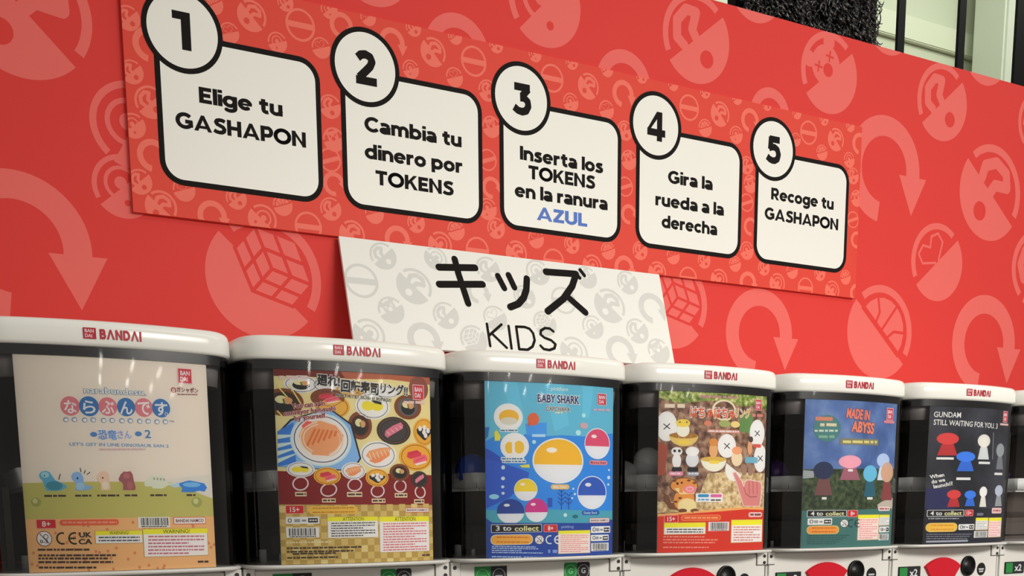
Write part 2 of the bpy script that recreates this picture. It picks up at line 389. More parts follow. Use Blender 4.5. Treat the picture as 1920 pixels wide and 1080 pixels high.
for k in range(5200):
    x = random.uniform(a.x-.005, b.x-.017)-2.0; z = random.uniform(2.12, 2.66); y0 = random.uniform(-.012, .015)
    r = random.uniform(.005, .014); w = random.uniform(.0016, .0042); t0 = random.uniform(0, 6.3); sp = random.uniform(2.2, 5.0)
    tl = random.uniform(-1, 1); pts = []
    for q in range(7):
        t = t0+sp*q/6; pts.append(Vector((x+r*cos(t)+.001*q*tl, y0+.004*sin(t*1.3)-.0012*q, z+r*sin(t)*.8)))
    prev = None
    for q, c in enumerate(pts):
        d = (pts[min(q+1, 6)]-pts[max(q-1, 0)]).normalized(); n = d.cross(Vector((0, 1, 0))).normalized(); ww = w*(1-.1*q)
        cur = [bm.verts.new(c+n*ww), bm.verts.new(c-Vector((0, ww, 0))), bm.verts.new(c-n*ww)]
        if prev:
            for i in range(2): bm.faces.new((prev[i], prev[i+1], cur[i+1], cur[i]))
        prev = cur
o = bmo('curly_pile', bm, P(15, 14, 14, .3, .75), sh, True); o['kind'] = 'stuff'

# ------------------------------------------------------------------ red instruction sign with five step cards
SL, SR, ST, SB = .3767, 1.850, ZO+.782, ZO+.4412
sign = empty('instruction_sign', ((SL+SR)/2, 0, SB), 'long red patterned panel with five numbered white instruction cards', 'sign')
SO = Vector(((SL+SR)/2, 0, SB))
SRED = P(216, 68, 52, .5, .15); SPINK = P(232, 108, 88, .5, .15)
def flat(x, y, d): return Vector((x-SO.x, -.0002-d, y-SO.z))
bm = bmesh.new(); box(bm, SL-SO.x, SR-SO.x, .0, .0075, 0, ST-SB); bmo('panel', bm, SRED, sign)
sp = Print(ident, .0001)
sp.raw([(SL, SB), (SR, SB), (SR, ST), (SL, ST)], SRED, 0)
def sign_icon(px, py, vert, kind, rot=0):
    c = on_y(px, py, 0); t = on_y(px, py-vert/2, 0); picto(sp, kind, c.x, c.z, t.z-c.z, SPINK, SRED, 1, rot)
top = [(472, 30, 60, 'hook', -45), (563, 47, 62, 'bar'), (617, 18, 36, 'swirl', 40), (640, 48, 50, 'arrow'), (735, 80, 56, 'arrow'), (812, 98, 56, 'hook', -45), (888, 115, 58, 'bar'),
       (690, 32, 34, 'heart', 40), (775, 52, 34, 'hook', 40), (853, 68, 32, 'ball', 40), (930, 84, 32, 'hook', 40), (1003, 102, 30, 'swirl', 40), (1072, 116, 30, 'hook', 40), (1138, 130, 30, 'ball', 40), (1203, 143, 28, 'hook', 40),
       (1035, 147, 54, 'bar'), (1103, 162, 50, 'hook', -45), (1168, 176, 52, 'arrow'), (1070, 192, 36, 'swirl', 20), (1137, 206, 36, 'heart', 20), (770, 130, 36, 'swirl', 20), (852, 145, 38, 'heart', 20),
       (1292, 202, 50, 'bar'), (1350, 214, 48, 'hook', -45), (1406, 226, 46, 'arrow'), (1262, 158, 26, 'heart', 40), (1322, 172, 26, 'hook', 40), (1382, 184, 26, 'ball', 40), (1438, 196, 24, 'hook', 40), (1494, 212, 24, 'swirl', 40), (1545, 224, 24, 'hook', 40), (1594, 236, 24, 'ball', 40),
       (1516, 249, 46, 'bar'), (1567, 262, 44, 'hook', -45), (1612, 270, 42, 'arrow'), (1322, 240, 34, 'ball', 20), (1380, 253, 34, 'swirl', 20), (1541, 286, 30, 'ball', 20), (1592, 300, 30, 'swirl', 20), (1492, 262, 26, 'heart', 20),
       (520, 80, 40, 'swirl', 20), (430, 62, 40, 'heart', 20), (602, 90, 40, 'heart', 20), (400, 8, 40, 'ball', 30), (535, 5, 34, 'hook', 40)]
left = [(240, 34, 48, 'hook', 42), (280, 84, 66, 'arrow'), (247, 135, 46, 'hook', 42), (282, 192, 62, 'hook', 42), (250, 236, 48, 'swirl', 40), (287, 292, 62, 'arrow'), (262, 341, 48, 'hook', 42)]
gaps = []
for (x, ys) in ((622, (200, 262, 300, 345)), (917, (170, 238, 300, 352, 392)), (1175, (245, 300, 350, 402)), (1403, (310, 345, 380, 425, 470)), (1602, (330, 372, 412, 450))):
    for k, y in enumerate(ys): gaps.append((x+(4 if k % 2 else -3), y, 46-(x-600)*.014, ('hook', 'bear', 'bar', 'arrow', 'swirl')[k % 5], 20))
bot = [(302, 388, 62, 'hook', -40), (345, 356, 44, 'heart', 20), (398, 405, 58, 'arrow'), (443, 372, 42, 'hook', 40), (492, 412, 58, 'swirl', -40), (530, 385, 40, 'ball', 20), (578, 425, 56, 'bar'), (620, 392, 44, 'hook', 40),
       (660, 440, 54, 'hook', -40), (702, 400, 40, 'heart', 20), (745, 450, 54, 'arrow'), (780, 418, 38, 'hook', 40), (825, 460, 52, 'swirl', -40), (855, 432, 38, 'ball', 20), (895, 470, 52, 'bar'), (930, 428, 40, 'hook', 40), (968, 475, 48, 'hook', -40), (1005, 448, 36, 'heart', 20),
       (1038, 490, 48, 'bar'), (1072, 458, 36, 'hook', 40), (1110, 500, 46, 'swirl', -40), (1140, 470, 34, 'ball', 20), (1170, 502, 46, 'arrow'), (1200, 470, 36, 'hook', 40), (1232, 512, 44, 'hook', -40), (1262, 480, 32, 'heart', 20), (1290, 522, 44, 'bar'),
       (1320, 488, 32, 'hook', 40), (1348, 525, 42, 'swirl', -40), (1378, 495, 30, 'ball', 20), (1402, 530, 42, 'arrow'), (1432, 502, 30, 'hook', 40), (1457, 532, 40, 'swirl', -40), (1485, 508, 30, 'heart', 20), (1510, 540, 40, 'bar'), (1537, 512, 30, 'hook', 40), (1560, 545, 38, 'swirl', -40), (1585, 520, 28, 'ball', 20), (1606, 550, 36, 'arrow')]
for a in top+left+gaps+bot: sign_icon(*a)
bm = bmesh.new(); vs = [bm.verts.new((a, b, c)) for a, b, c in sp.v]
for idx, k in sp.f:
    try: bm.faces.new([vs[i] for i in idx]).material_index = k
    except ValueError: pass
for co, no in (((SL, 0, 0), (-1, 0, 0)), ((SR, 0, 0), (1, 0, 0)), ((0, ST, 0), (0, 1, 0)), ((0, SB, 0), (0, -1, 0))):
    bmesh.ops.bisect_plane(bm, geom=bm.verts[:]+bm.edges[:]+bm.faces[:], dist=1e-6, plane_co=co, plane_no=no, clear_outer=True)
for v in bm.verts: v.co = flat(v.co.x, v.co.y, v.co.z*sp.eps)
me = bpy.data.meshes.new('pattern'); bm.to_mesh(me); bm.free()
for m in sp.mats: me.materials.append(m)
link('pattern_print', me, sign)
CARD = P(231, 226, 211, .4, .35); BLUEINK = P(66, 104, 178, .45, .3)
CARDS = [('1', [('Elige tu', .38, .128), ('GASHAPON', .57, .200)]),
         ('2', [('Cambia tu', .38, .174), ('dinero por', .576, .176), ('TOKENS', .757, .141)]),
         ('3', [('Inserta los', .395, .173), ('TOKENS', .534, .139), ('en la ranura', .69, .194), ('AZUL', .85, .106)]),
         ('4', [('Gira la', .38, .106), ('rueda a la', .585, .164), ('derecha', .765, .133)]),
         ('5', [('Recoge tu', .37, .170), ('GASHAPON', .553, .200)])]
def rr(w, h, r, n=8):
    out = []
    for qx, qy, a0 in ((w-r, h-r, 0), (-w+r, h-r, 90), (-w+r, -h+r, 180), (w-r, -h+r, 270)):
        out += [(qx+r*cos(radians(a0+90*k/n)), qy+r*sin(radians(a0+90*k/n))) for k in range(n+1)]
    return out
for i, (num, lines) in enumerate(CARDS):
    cx, cz = .5455+.28669*i, ZO+.5940
    p = Print(ident, .0001)
    p.raw([(cx+x, cz+y) for x, y in rr(.1266, .1068, .034)], INK, 4)
    p.raw([(cx+x, cz+y) for x, y in rr(.1186, .0988, .026)], CARD, 6)
    c = link('step_card', p.mesh(flat), sign)
    for s, fr, w in lines:
        t = Print(ident, .0001); heavy(t, s, cx, cz+.1054-.2109*fr, w, .0224, BLUEINK if s == 'AZUL' else INK, 7)
        tl = link('lettering_line', t.mesh(flat), c)
        if s == 'AZUL': tl['label'] = 'blue lettering line'
    b = Print(ident, .0001); bx, bz = cx-.0832, cz+.110
    b.ell(bx, bz, .0590, .0590, INK, 7, n=56); b.ell(bx, bz, .0515, .0515, CARD, 9, n=56)
    bo = link('number_badge', b.mesh(flat), sign)
    d = Print(ident, .0001); 
    if num == '1': d.raw([(bx+x, bz+y) for x, y in ((-.002, -.0265), (.0115, -.0265), (.0115, .0255), (-.0145, .0255), (-.0145, .0145), (-.002, .0145))], INK, 11)
    else: heavy(d, num, bx+.001, bz-.001, .041 if num == '4' else .036, .051, INK, 11)
    link('numeral', d.mesh(flat), bo)

# ------------------------------------------------------------------ white section board leaning forward over the machines
KT, KB = Vector((0, -.004, ZO+.4405)), Vector((0, -.058, ZO+.266))
KX0, KX1 = .694, 1.332
up = (KT-KB); KH = up.length; up.normalize(); kn = Vector((0, up.z*-1, up.y))      # outward normal towards the shop
if kn.y > 0: kn = -kn
KO = Vector(((KX0+KX1)/2, KB.y, KB.z))
def k_uv(x, y):
    d = ray(x, y); t = (KB-CAM).dot(kn)/d.dot(kn); q = CAM+d*t; return (q.x, (q-KB).dot(up))
def k_place(u, v, d): return Vector((u-KO.x, 0, 0)) + up*v + kn*(.0002+d)
kids = empty('section_board', KO, 'white patterned board with black lettering leaning above the machines', 'sign')
bm = bmesh.new(); vs = []
for dn in (0, -.005):
    for u, v in ((KX0, 0), (KX1, 0), (KX1, KH), (KX0, KH)): vs.append(bm.verts.new(Vector((u-KO.x, 0, 0))+up*v+kn*dn))
for q in ((0, 1, 2, 3), (7, 6, 5, 4), (0, 4, 5, 1), (1, 5, 6, 2), (2, 6, 7, 3), (3, 7, 4, 0)): bm.faces.new([vs[j] for j in q])
KWHITE = P(228, 224, 210, .4, .35); KGREY = P(206, 202, 190, .4, .35)
bmo('board', bm, KWHITE, kids)
kp = Print(k_uv, .0001)
kp.raw([(KX0, 0), (KX1, 0), (KX1, KH), (KX0, KH)], KWHITE, 0)
kp.frame(600, 340, 3)
for x, y, r, kind, rot in [(355, 420, 75, 'hook', 42), (650, 435, 65, 'swirl', -40), (232, 560, 95, 'bar', 0), (530, 590, 100, 'hook', -45), (400, 725, 75, 'bear', 30), (708, 755, 75, 'hook', 42), (275, 865, 92, 'swirl', -40),
                           (585, 890, 95, 'arrow', 0), (865, 890, 80, 'cube', 40), (945, 495, 70, 'hook', 42), (1225, 512, 70, 'swirl', 30), (890, 625, 65, 'arrow', 0), (985, 770, 70, 'heart', 30), (1150, 650, 65, 'hook', 42),
                           (1265, 800, 70, 'cube', 30), (1370, 670, 75, 'bar', 0), (1500, 540, 62, 'bear', 30), (1535, 820, 66, 'swirl', 30), (1630, 700, 95, 'hook', -45), (1785, 842, 70, 'hook', 42), (1430, 960, 85, 'swirl', -40),
                           (1690, 960, 90, 'arrow', 0), (1868, 715, 85, 'arrow', 0), (1730, 570, 65, 'hook', 42), (1905, 955, 70, 'bear', 30)]:
    u, v = kp.uv(x, y); u2, v2 = kp.uv(x, y-r); picto(kp, kind, u, v, v2-v, KGREY, KWHITE, 1, rot)
bm = bmesh.new(); vs = [bm.verts.new((a, b, c)) for a, b, c in kp.v]
for idx, k in kp.f:
    try: bm.faces.new([vs[i] for i in idx]).material_index = k
    except ValueError: pass
for co, no in (((KX0, 0, 0), (-1, 0, 0)), ((KX1, 0, 0), (1, 0, 0)), ((0, KH, 0), (0, 1, 0)), ((0, 0, 0), (0, -1, 0))):
    bmesh.ops.bisect_plane(bm, geom=bm.verts[:]+bm.edges[:]+bm.faces[:], dist=1e-6, plane_co=co, plane_no=no, clear_outer=True)
for v in bm.verts: v.co = k_place(v.co.x, v.co.y, v.co.z*kp.eps)
me = bpy.data.meshes.new('pattern'); bm.to_mesh(me); bm.free()
for m in kp.mats: me.materials.append(m)
link('pattern_print', me, kids)
kt = Print(k_uv, .0001); kt.frame(600, 340, 3)
for pts, w in [([(668, 484), (872, 487)], 38), ([(670, 580), (914, 580)], 38), ([(757, 438), (778, 520), (833, 688)], 36),
               ([(1000, 533), (1036, 602)], 33), ([(1060, 528), (1093, 598)], 33), ([(1163, 548), (1160, 610), (1145, 655), (1115, 690), (1070, 708)], 36),
               ([(1270, 510), (1440, 522), (1418, 590), (1370, 660), (1280, 732)], 36), ([(1392, 650), (1492, 738)], 36), ([(1436, 514), (1460, 544)], 20), ([(1463, 500), (1486, 530)], 20)]:
    kt.stroke(pts, w, INK, 4)
link('headline_lettering', kt.mesh(k_place), kids)
kt = Print(k_uv, .0001); kt.frame(600, 340, 3)
for pts in [[(938, 802), (957, 927)], [(1020, 806), (950, 868)], [(972, 862), (1050, 937)], [(1060, 814), (1077, 941)], [(1103, 818), (1120, 945), (1168, 948), (1195, 930), (1207, 895), (1198, 855), (1178, 830), (1150, 820), (1103, 818)],
            [(1312, 845), (1292, 829), (1265, 826), (1242, 840), (1240, 862), (1262, 880), (1300, 895), (1324, 917), (1318, 940), (1290, 950), (1258, 944), (1240, 925)]]:
    kt.stroke(pts, 14, INK, 4)
link('caption_lettering', kt.mesh(k_place), kids)

# ------------------------------------------------------------------ capsule machines
PITCH, U0 = .30, .275
YC = -.384                                   # foremost point of the bowed front
def front(u): return YC + 1.0*u*u
def outline(ins=0.0, back=-.035):
    """plan of the case: bowed front, rounded corners, straight sides"""
    pts = [(u/100, front(u/100)) for u in range(-11, 12)]
    def bez(a, c, b, n=7): return [((1-t)**2*a[0]+2*t*(1-t)*c[0]+t*t*b[0], (1-t)**2*a[1]+2*t*(1-t)*c[1]+t*t*b[1]) for t in [k/n for k in range(1, n+1)]]
    rt = bez((.11, front(.11)), (.144, front(.11)+.0075), (.1478, -.325))
    rt += [(.1478, back-.02)] + bez((.1478, back-.02), (.1478, back), (.1278, back), 4)
    pts = pts + rt + [(-x, y) for x, y in rt[::-1]]
    if not ins: return pts
    out = []; n = len(pts)
    for i in range(n):
        a, b = pts[i-1], pts[(i+1) % n]; d = Vector((b[0]-a[0], b[1]-a[1])).normalized()
        out.append((pts[i][0]-d.y*ins, pts[i][1]+d.x*ins))
    return out
def shell(name, prof, mat, parent, cap0=True, cap1=True, smooth=True, back=-.035):
    bm = bmesh.new(); loft(bm, [[(x, y, z) for x, y in outline(i, back)] for z, i in prof], cap0, cap1)
    o = bmo(name, bm, mat, parent, smooth)
    if smooth:
        o.data.polygons.foreach_set('use_smooth', [len(p.vertices) < 6 for p in o.data.polygons])
    return o
ZB, ZT = ZO-.066, ZO+.193                     # clear case from base rim to lid
DARK = P(84, 73, 66, .5, .3); DARK2 = P(122, 114, 108, .45, .35); TUB = P(238, 238, 230, .45, .3); GUT = P(104, 92, 82, .5, .25)
LOGO = P(178, 30, 48, .4, .3); LOGOPALE = P(232, 190, 188, .4, .3)
GREEN = P(40, 130, 60, .45, .3); DIALRED = P(206, 8, 34, .3, .4); PITCHBLACK = P(10, 9, 9, .4, .4); PEG = P(236, 232, 220, .4, .3)
SEAM = P(92, 84, 76, .6, .1)
YB = -.332                                    # face of the housing under the rim
def face(u, v, d): return Vector((u, YB-.0003-d, v))

def common(root):
    lid = shell('lid', [(ZT-.0015, .006), (ZT, .0012), (ZT+.003, 0), (ZT+.018, .0004), (ZT+.0235, .0014), (ZT+.0268, .0038), (ZT+.0288, .0082), (ZT+.0300, .016), (ZT+.0312, .034), (ZT+.0318, .06)], WHITE, root)
    p = Print(ident, .0001)
    z = ZO+.2062
    p.rect(-.0335, z-.0062, -.0195, z+.0062, LOGO, 1)
    p.text('BAN', -.0268, z+.0027, .0098, .0036, LOGOPALE, 2, .03); p.text('DAI', -.0278, z-.0027, .0078, .0036, LOGOPALE, 2, .03)
    heavy(p, 'BVNDVI', .0075, z-.0002, .0460, .0112, LOGO, 1, .12)
    link('brand_lettering', p.mesh(lambda u, v, d: Vector((u, front(u)-.0004-d, v)), [k*.01 for k in range(-5, 6)]), lid)
    shell('case', [(ZB+.001, .003), (ZT-.001, .003)], CASE, root, False, False)
    shell('case_collar', [(ZO+.157, .022), (ZO+.157, .017), (ZT-.0005, .014), (ZT-.0005, .022)], DARK2, root, False, False)
    shell('case_band', [(ZO+.1805, .0042), (ZT-.0008, .0042)], P(24, 23, 24, .25, .5), root, False, False)
    shell('base_rim', [(ZB-.0055, .012), (ZB-.005, .001), (ZB-.0035, -.0018), (ZB-.0015, -.0018), (ZB, 0), (ZB, .02)], P(208, 202, 190, .2, .5), root)
    bm = bmesh.new(); box(bm, -.1485, .1485, YB, -.035, ZO-.62, ZB-.0055, .004)
    for u0, u1 in ((-.1485, -.134), (.127, .1485)):                                   # corner cover plates
        box(bm, u0, u1, YB-.0025, YB+.004, ZB-.027, ZB-.0055, .0008, 0, 1)
    hs = bmo('housing', bm, WHITE_BODY, root)
    for u0, u1, u2, u3 in ((-.1345, -.1335, -.1475, -.1335), (.1262, .1272, .1262, .1475)):
        bm = bmesh.new(); y0, y1, z0, z1 = YB-.0012, YB+.002, ZB-.0281, ZB-.0055       # L-shaped joint of the cover plate
        L = [(u0, z1), (u1, z1), (u1, z0+.001), (u3, z0+.001), (u3, z0), (u0, z0)] if u0 > 0 else [(u1, z1), (u0, z1), (u0, z0+.001), (u2, z0+.001), (u2, z0), (u1, z0)]
        loft(bm, [[(x, y0, z) for x, z in L], [(x, y1, z) for x, z in L]]); bmo('seam', bm, SEAM, hs)
    for u, zz in ((.142, -.0125), (.142, -.0235), (-.143, -.0135)):
        bm = bmesh.new(); cyl(bm, (u, YB-.0036, ZB+zz), 'y', .0028, .003, 12); bmo('screw', bm, P(40, 36, 34, .4, .4), hs)
    bm = bmesh.new(); box(bm, -.146, .146, YB+.003, -.037, .02, ZO-.622, .004); bmo('lower_housing', bm, WHITE_BODY, root)
    # inside the case
    shell('back_panel', [(ZB+.0005, .007), (ZT-.002, .007)], DARK, root, False, False)
    for v in list(root.children):
        if v.name.startswith('back_panel'):                                            # only the rear half is opaque
            bm = bmesh.new(); bm.from_mesh(v.data)
            bmesh.ops.delete(bm, geom=[f for f in bm.faces if f.calc_center_median().y < -.25], context='FACES'); bm.to_mesh(v.data); bm.free()
    shell('hopper', [(ZO+.034, .046), (ZO+.034, .044), (ZO+.056, .038), (ZO+.056, .043), (ZO+.030, .050)], TUB, root, True, False)
    def rq(hw, y0, y1, z, r=.03):                                                      # rounded rectangle in plan
        yc, hh = (y0+y1)/2, (y1-y0)/2; return [(x, yc+y, z) for x, y in rr(hw, hh, r)]
    bm = bmesh.new(); loft(bm, [rq(.062, -.25, -.08, ZO-.022), rq(.070, -.27, -.07, ZO-.010), rq(.098, -.31, -.06, ZO+.0335)]); bmo('hopper_body', bm, GUT, root)
    bm = bmesh.new(); box(bm, -.085, .10, -.26, -.06, ZB, ZO-.022, .01); bmo('dispensing_drum', bm, P(88, 78, 70, .45, .3), root)
    for u, y, h, w in ((-.102, -.262, .017, .0055), (-.076, -.262, .010, .003)):
        bm = bmesh.new(); cyl(bm, (u, y, ZB), 'z', w, h, 16, .001); bmo('peg', bm, PEG, root, True)
    bm = bmesh.new(); box(bm, -.121, -.113, -.235, -.215, ZB, ZO+.035); bmo('support_strut', bm, P(140, 130, 116, .5, .25), root)

def sticker_machine(root):
    common(root)
    for u0, u1, top_, sq in ((-.110, -.056, -.0792, 1), (.0435, .090, -.0778, 0)):
        p = Print(ident, .0001); w = (u1-u0)/2; h = w*1.0
        for k, (c, d) in enumerate(((GREEN, P(110, 190, 125)), (PITCHBLACK, P(170, 165, 165)))):
            a = u0+k*w
            p.rect(a, ZO+top_-.034, a+w, ZO+top_, c, 1, .003 if not sq else 0)
            p.ring(a+w/2, ZO+top_-.014, .0105, .0105, .0009, d, 2); p.text('G', a+w/2, ZO+top_-.013, None, .008, d, 2, .02) if not sq else p.rect(a+w/2-.006, ZO+top_-.0150, a+w/2+.006, ZO+top_-.0135, d, 2)
        link('token_sticker', p.mesh(face), root)
def dial_machine(root):
    common(root)
    bm = bmesh.new(); c = (-.012, ZO-.177); R = .084; pts = []
    for k in range(25): a = radians(90-36+72*k/24); pts.append((c[0]+R*cos(a), c[1]+R*sin(a)))
    for k in range(9): a = radians(90+34-68*k/8); pts.append((c[0]+.03*cos(a), c[1]+.03*sin(a)))
    loft(bm, [[(x, YB+.0005, z) for x, z in pts], [(x, YB-.003, z) for x, z in pts], [(c[0]+(x-c[0])*.97, YB-.005, c[1]+.05+(z-c[1]-.05)*.97) for x, z in pts]])
    bmo('dial_plate', bm, DIALRED, root)
    bm = bmesh.new(); cyl(bm, (.060, YB-.0026, ZO-.1115), 'y', .0175, .004, 32); rg = []  # flat black disc across the opening paints in the hole's dark inside
    for r, y in ((.0195, .0005), (.0195, -.004), (.0180, -.005), (.0165, -.004), (.0160, .002)):
        rg.append([(.060+r*cos(2*pi*k/32), YB+y, ZO-.1115+r*sin(2*pi*k/32)) for k in range(32)])
    loft(bm, rg, False, True); bmo('coin_hole', bm, PITCHBLACK, root, True)
    p = Print(ident, .0001); p.ell(.101, ZO-.119, .0125, .0125, PITCHBLACK, 1)
    for k, w in enumerate((.015, .012)): p.rect(.101-w/2, ZO-.1205-k*.0045, .101+w/2, ZO-.1175-k*.0045, P(190, 188, 184), 2)
    link('round_sticker', p.mesh(face), root)
    bm = bmesh.new(); box(bm, -.130, -.072, YB-.0025, YB+.002, ZO-.131, ZO-.1075, .0008); d = bmo('price_display', bm, P(36, 36, 36, .3, .4), root)
    p = Print(ident, .0001); p.rect(-.1285, ZO-.1290, -.108, ZO-.1095, GREEN, 1); p.text('x2', -.0915, ZO-.1195, .021, .0125, P(220, 220, 214), 1, .02)
    link('display_print', p.mesh(lambda u, v, dd: Vector((u, YB-.0027-dd, v))), d)

def dup(root, x):
    r = root.copy(); COL.objects.link(r); r.location.x = x
    for ch in root.children:
        c = ch.copy(); COL.objects.link(c); c.parent = r
        for g in ch.children:
            e = g.copy(); COL.objects.link(e); e.parent = c
    return r
MG = 'capsule machines in a row below the red wall'
ML = ['clear fronted capsule machine at the left end of the row, holding the pastel dinosaur card',
      'clear fronted capsule machine with white lid, holding the sushi plates card',
      'clear fronted capsule machine with white lid, holding the teal undersea card',
      'clear fronted capsule machine with red dial, holding the brown woodland and eggs card',
      'clear fronted capsule machine with red dial, holding the hazy blue and green card',
      'clear fronted capsule machine with red dial, holding the dark night card',
      'capsule machine cut off by the right edge of the picture']
proto = {}
for i in range(7):
    kind = sticker_machine if i < 3 else dial_machine
    if kind not in proto:
        root = empty('capsule_machine', (U0+PITCH*i, 0, 0), ML[i], 'capsule machine', MG); kind(root); proto[kind] = root
    else: root = dup(proto[kind], U0+PITCH*i)
    root['label'] = ML[i]

# capsules lying in the hoppers
def capsule(i, u, y, z, r, top_, bottom, label, tilt=(0, 0, 0)):
    bm = bmesh.new(); bmesh.ops.create_uvsphere(bm, u_segments=28, v_segments=18, radius=r)
    for f in bm.faces: f.material_index = 1 if f.calc_center_median().z < 0 else 0
    bmesh.ops.delete(bm, geom=[f for f in bm.faces if f.material_index == 1], context='FACES')
    me_t = bmo('upper_shell', bm, top_, None, True)
    bm = bmesh.new(); bmesh.ops.create_uvsphere(bm, u_segments=28, v_segments=18, radius=r*.965)
    bmesh.ops.delete(bm, geom=[f for f in bm.faces if f.calc_center_median().z > 0], context='FACES')
    me_b = bmo('lower_shell', bm, bottom, None, True)
    e = empty('toy_capsule', (U0+PITCH*i+u, y, ZO+z), label, 'capsule', 'capsules in the hoppers'); e.rotation_euler = tilt
    me_t.parent = e; me_b.parent = e
GB = P(240, 240, 234, .12, .5); 
capsule(3, -.068, -.285, .0765, .0245, GB, GB, 'upper glossy grey capsule beside the brown woodland card', (.3, .2, 0))
capsule(3, -.100, -.262, .0565, .0240, GB, P(225, 225, 220, .15, .5), 'lower pale grey capsule left of the brown woodland card', (1.2, .5, 0))
capsule(2, -.088, -.285, .0600, .0250, P(50, 84, 190, .15, .5), P(205, 205, 205, .2, .5), 'blue and white capsule beside the teal undersea card', (.4, -.5, 0))
capsule(4, -.090, -.280, .0610, .0240, P(84, 56, 110, .15, .5), P(84, 56, 110, .15, .5), 'dark purple capsule left of the hazy blue and green card')
capsule(6, -.100, -.280, .0610, .0240, P(70, 44, 100, .15, .5), P(70, 44, 100, .15, .5), 'purple capsule in the machine cut off at the right edge')

# ------------------------------------------------------------------ printed display cards behind the clear fronts
CW, CH0, CH1 = .108, ZO-.0655, ZO+.1810
def homography(q):
    """picture corners TL TR BR BL -> card metres (u, height)"""
    dst = [(-CW, CH1-CH0), (CW, CH1-CH0), (CW, 0), (-CW, 0)]; A = []
    for (x, y), (u, v) in zip(q, dst):
        A.append([x, y, 1, 0, 0, 0, -u*x, -u*y, u]); A.append([0, 0, 0, x, y, 1, -v*x, -v*y, v])
    n = 8
    for i in range(n):
        k = max(range(i, n), key=lambda r: abs(A[r][i])); A[i], A[k] = A[k], A[i]
        for r in range(n):
            if r != i:
                m = A[r][i]/A[i][i]
                for c in range(i, 9): A[r][c] -= m*A[i][c]
    h = [A[i][8]/A[i][i] for i in range(8)]
    def f(x, y):
        w = h[6]*x+h[7]*y+1; return ((h[0]*x+h[1]*y+h[2])/w, (h[3]*x+h[4]*y+h[5])/w)
    return f
def card(i, quad, draw, label):
    p = Print(homography(quad), .0001); draw(p)
    # keep the print inside the sheet
    def place(u, v, d): return Vector((u, front(u)+.0055-d, v))
    bm = bmesh.new(); vs = [bm.verts.new((a, b, c*p.eps)) for a, b, c in p.v]
    for idx, k in p.f:
        try: bm.faces.new([vs[j] for j in idx]).material_index = k
        except ValueError: pass
    for co, no in (((-CW, 0, 0), (-1, 0, 0)), ((CW, 0, 0), (1, 0, 0)), ((0, CH1-CH0, 0), (0, 1, 0)), ((0, 0, 0), (0, -1, 0))):
        bmesh.ops.bisect_plane(bm, geom=bm.verts[:]+bm.edges[:]+bm.faces[:], dist=1e-7, plane_co=co, plane_no=no, clear_outer=True)
    for c in range(-10, 11):
        bmesh.ops.bisect_plane(bm, geom=bm.verts[:]+bm.edges[:]+bm.faces[:], dist=1e-7, plane_co=(c*.0105, 0, 0), plane_no=(1, 0, 0))
    for v in bm.verts: v.co = place(v.co.x, v.co.y, v.co.z)
    k = p.mi(I(225, 222, 212)); n = 21                                     # paper back and edge
    g = [[bm.verts.new(place(-CW+2*CW*c/(n-1), t*(CH1-CH0), dd)) for t, dd in ((0, -.0001), (1, -.0001), (1, -.0007), (0, -.0007))] for c in range(n)]
    for a, c in zip(g, g[1:]):
        for j in range(4): bm.faces.new((a[j], a[(j+1) % 4], c[(j+1) % 4], c[j])).material_index = k
    me = bpy.data.meshes.new('card'); bm.to_mesh(me); bm.free()
    for m in p.mats: me.materials.append(m)
    o = link('display_card', me); o.location = (U0+PITCH*i, 0, CH0)
    return tag(o, label, 'poster', 'display cards in the machines')

WT = I(228, 225, 216); BK = I(30, 27, 27); DK = I(62, 44, 36); REDI = I(188, 36, 38); YEL = I(226, 206, 40); CRM = I(226, 200, 178)
def whole(p, m): p.raw([(-CW, 0), (CW, 0), (CW, CH1-CH0), (-CW, CH1-CH0)], m, 0)
def logo(p, x0, y0, x1, y1, strip=None):
    cx, cy, w, h = (x0+x1)/2, (y0+y1)/2, x1-x0, y1-y0
    p.rect(x0-w*.06, y0-h*.05, x1+w*.06, y1+h*.05, I(226, 180, 176), 6); p.rect(x0, y0, x1, y1, I(184, 46, 56), 6.6)
    p.text('BAN', cx, cy-h*.2, w*.74, h*.3, I(236, 200, 196), 7, .03); p.text('DAI', cx-w*.07, cy+h*.22, w*.58, h*.3, I(236, 200, 196), 7, .03)
def badge(p, x0, y0, x1, y1, s):
    p.rect(x0, y0, x1, y1, I(222, 150, 142), 6, 6); p.rect(x0+4, y0+4, x1-4, y1-4, REDI, 6.6, 5)
    p.text(s, (x0+x1)/2, (y0+y1)/2, None, (y1-y0)*.55, WT, 7, .02)
def pill(p, x0, y0, x1, y1, m, t, rows=1, border=None):
    h = y1-y0
    if border: p.rect(x0-4, y0-4, x1+4, y1+4, border, 5.6, h/2)
    p.rect(x0, y0, x1, y1, m, 6, h/2)
    for k in range(rows): p.greek(x0+h*.5, x1-h*.4, y0+h*(k+.5)/rows, h*.32/rows if rows > 1 else h*.4, t, 6.6)
def barcode(p, x0, y0, x1, y1):
    p.rect(x0, y0, x1, y1, WT, 6); x = x0+(x1-x0)*.08; rnd = random.Random(int(x0*7+y0))
    while x < x1-(x1-x0)*.09:
        w = (x1-x0)*rnd.choice((.012, .02, .034)); p.rect(x, y0+(y1-y0)*.08, x+w, y1-(y1-y0)*.2, BK, 6.6); x += w+(x1-x0)*rnd.choice((.014, .022, .03))
    p.greek(x0+(x1-x0)*.1, x1-(x1-x0)*.1, y1-(y1-y0)*.1, (y1-y0)*.1, BK, 6.6)
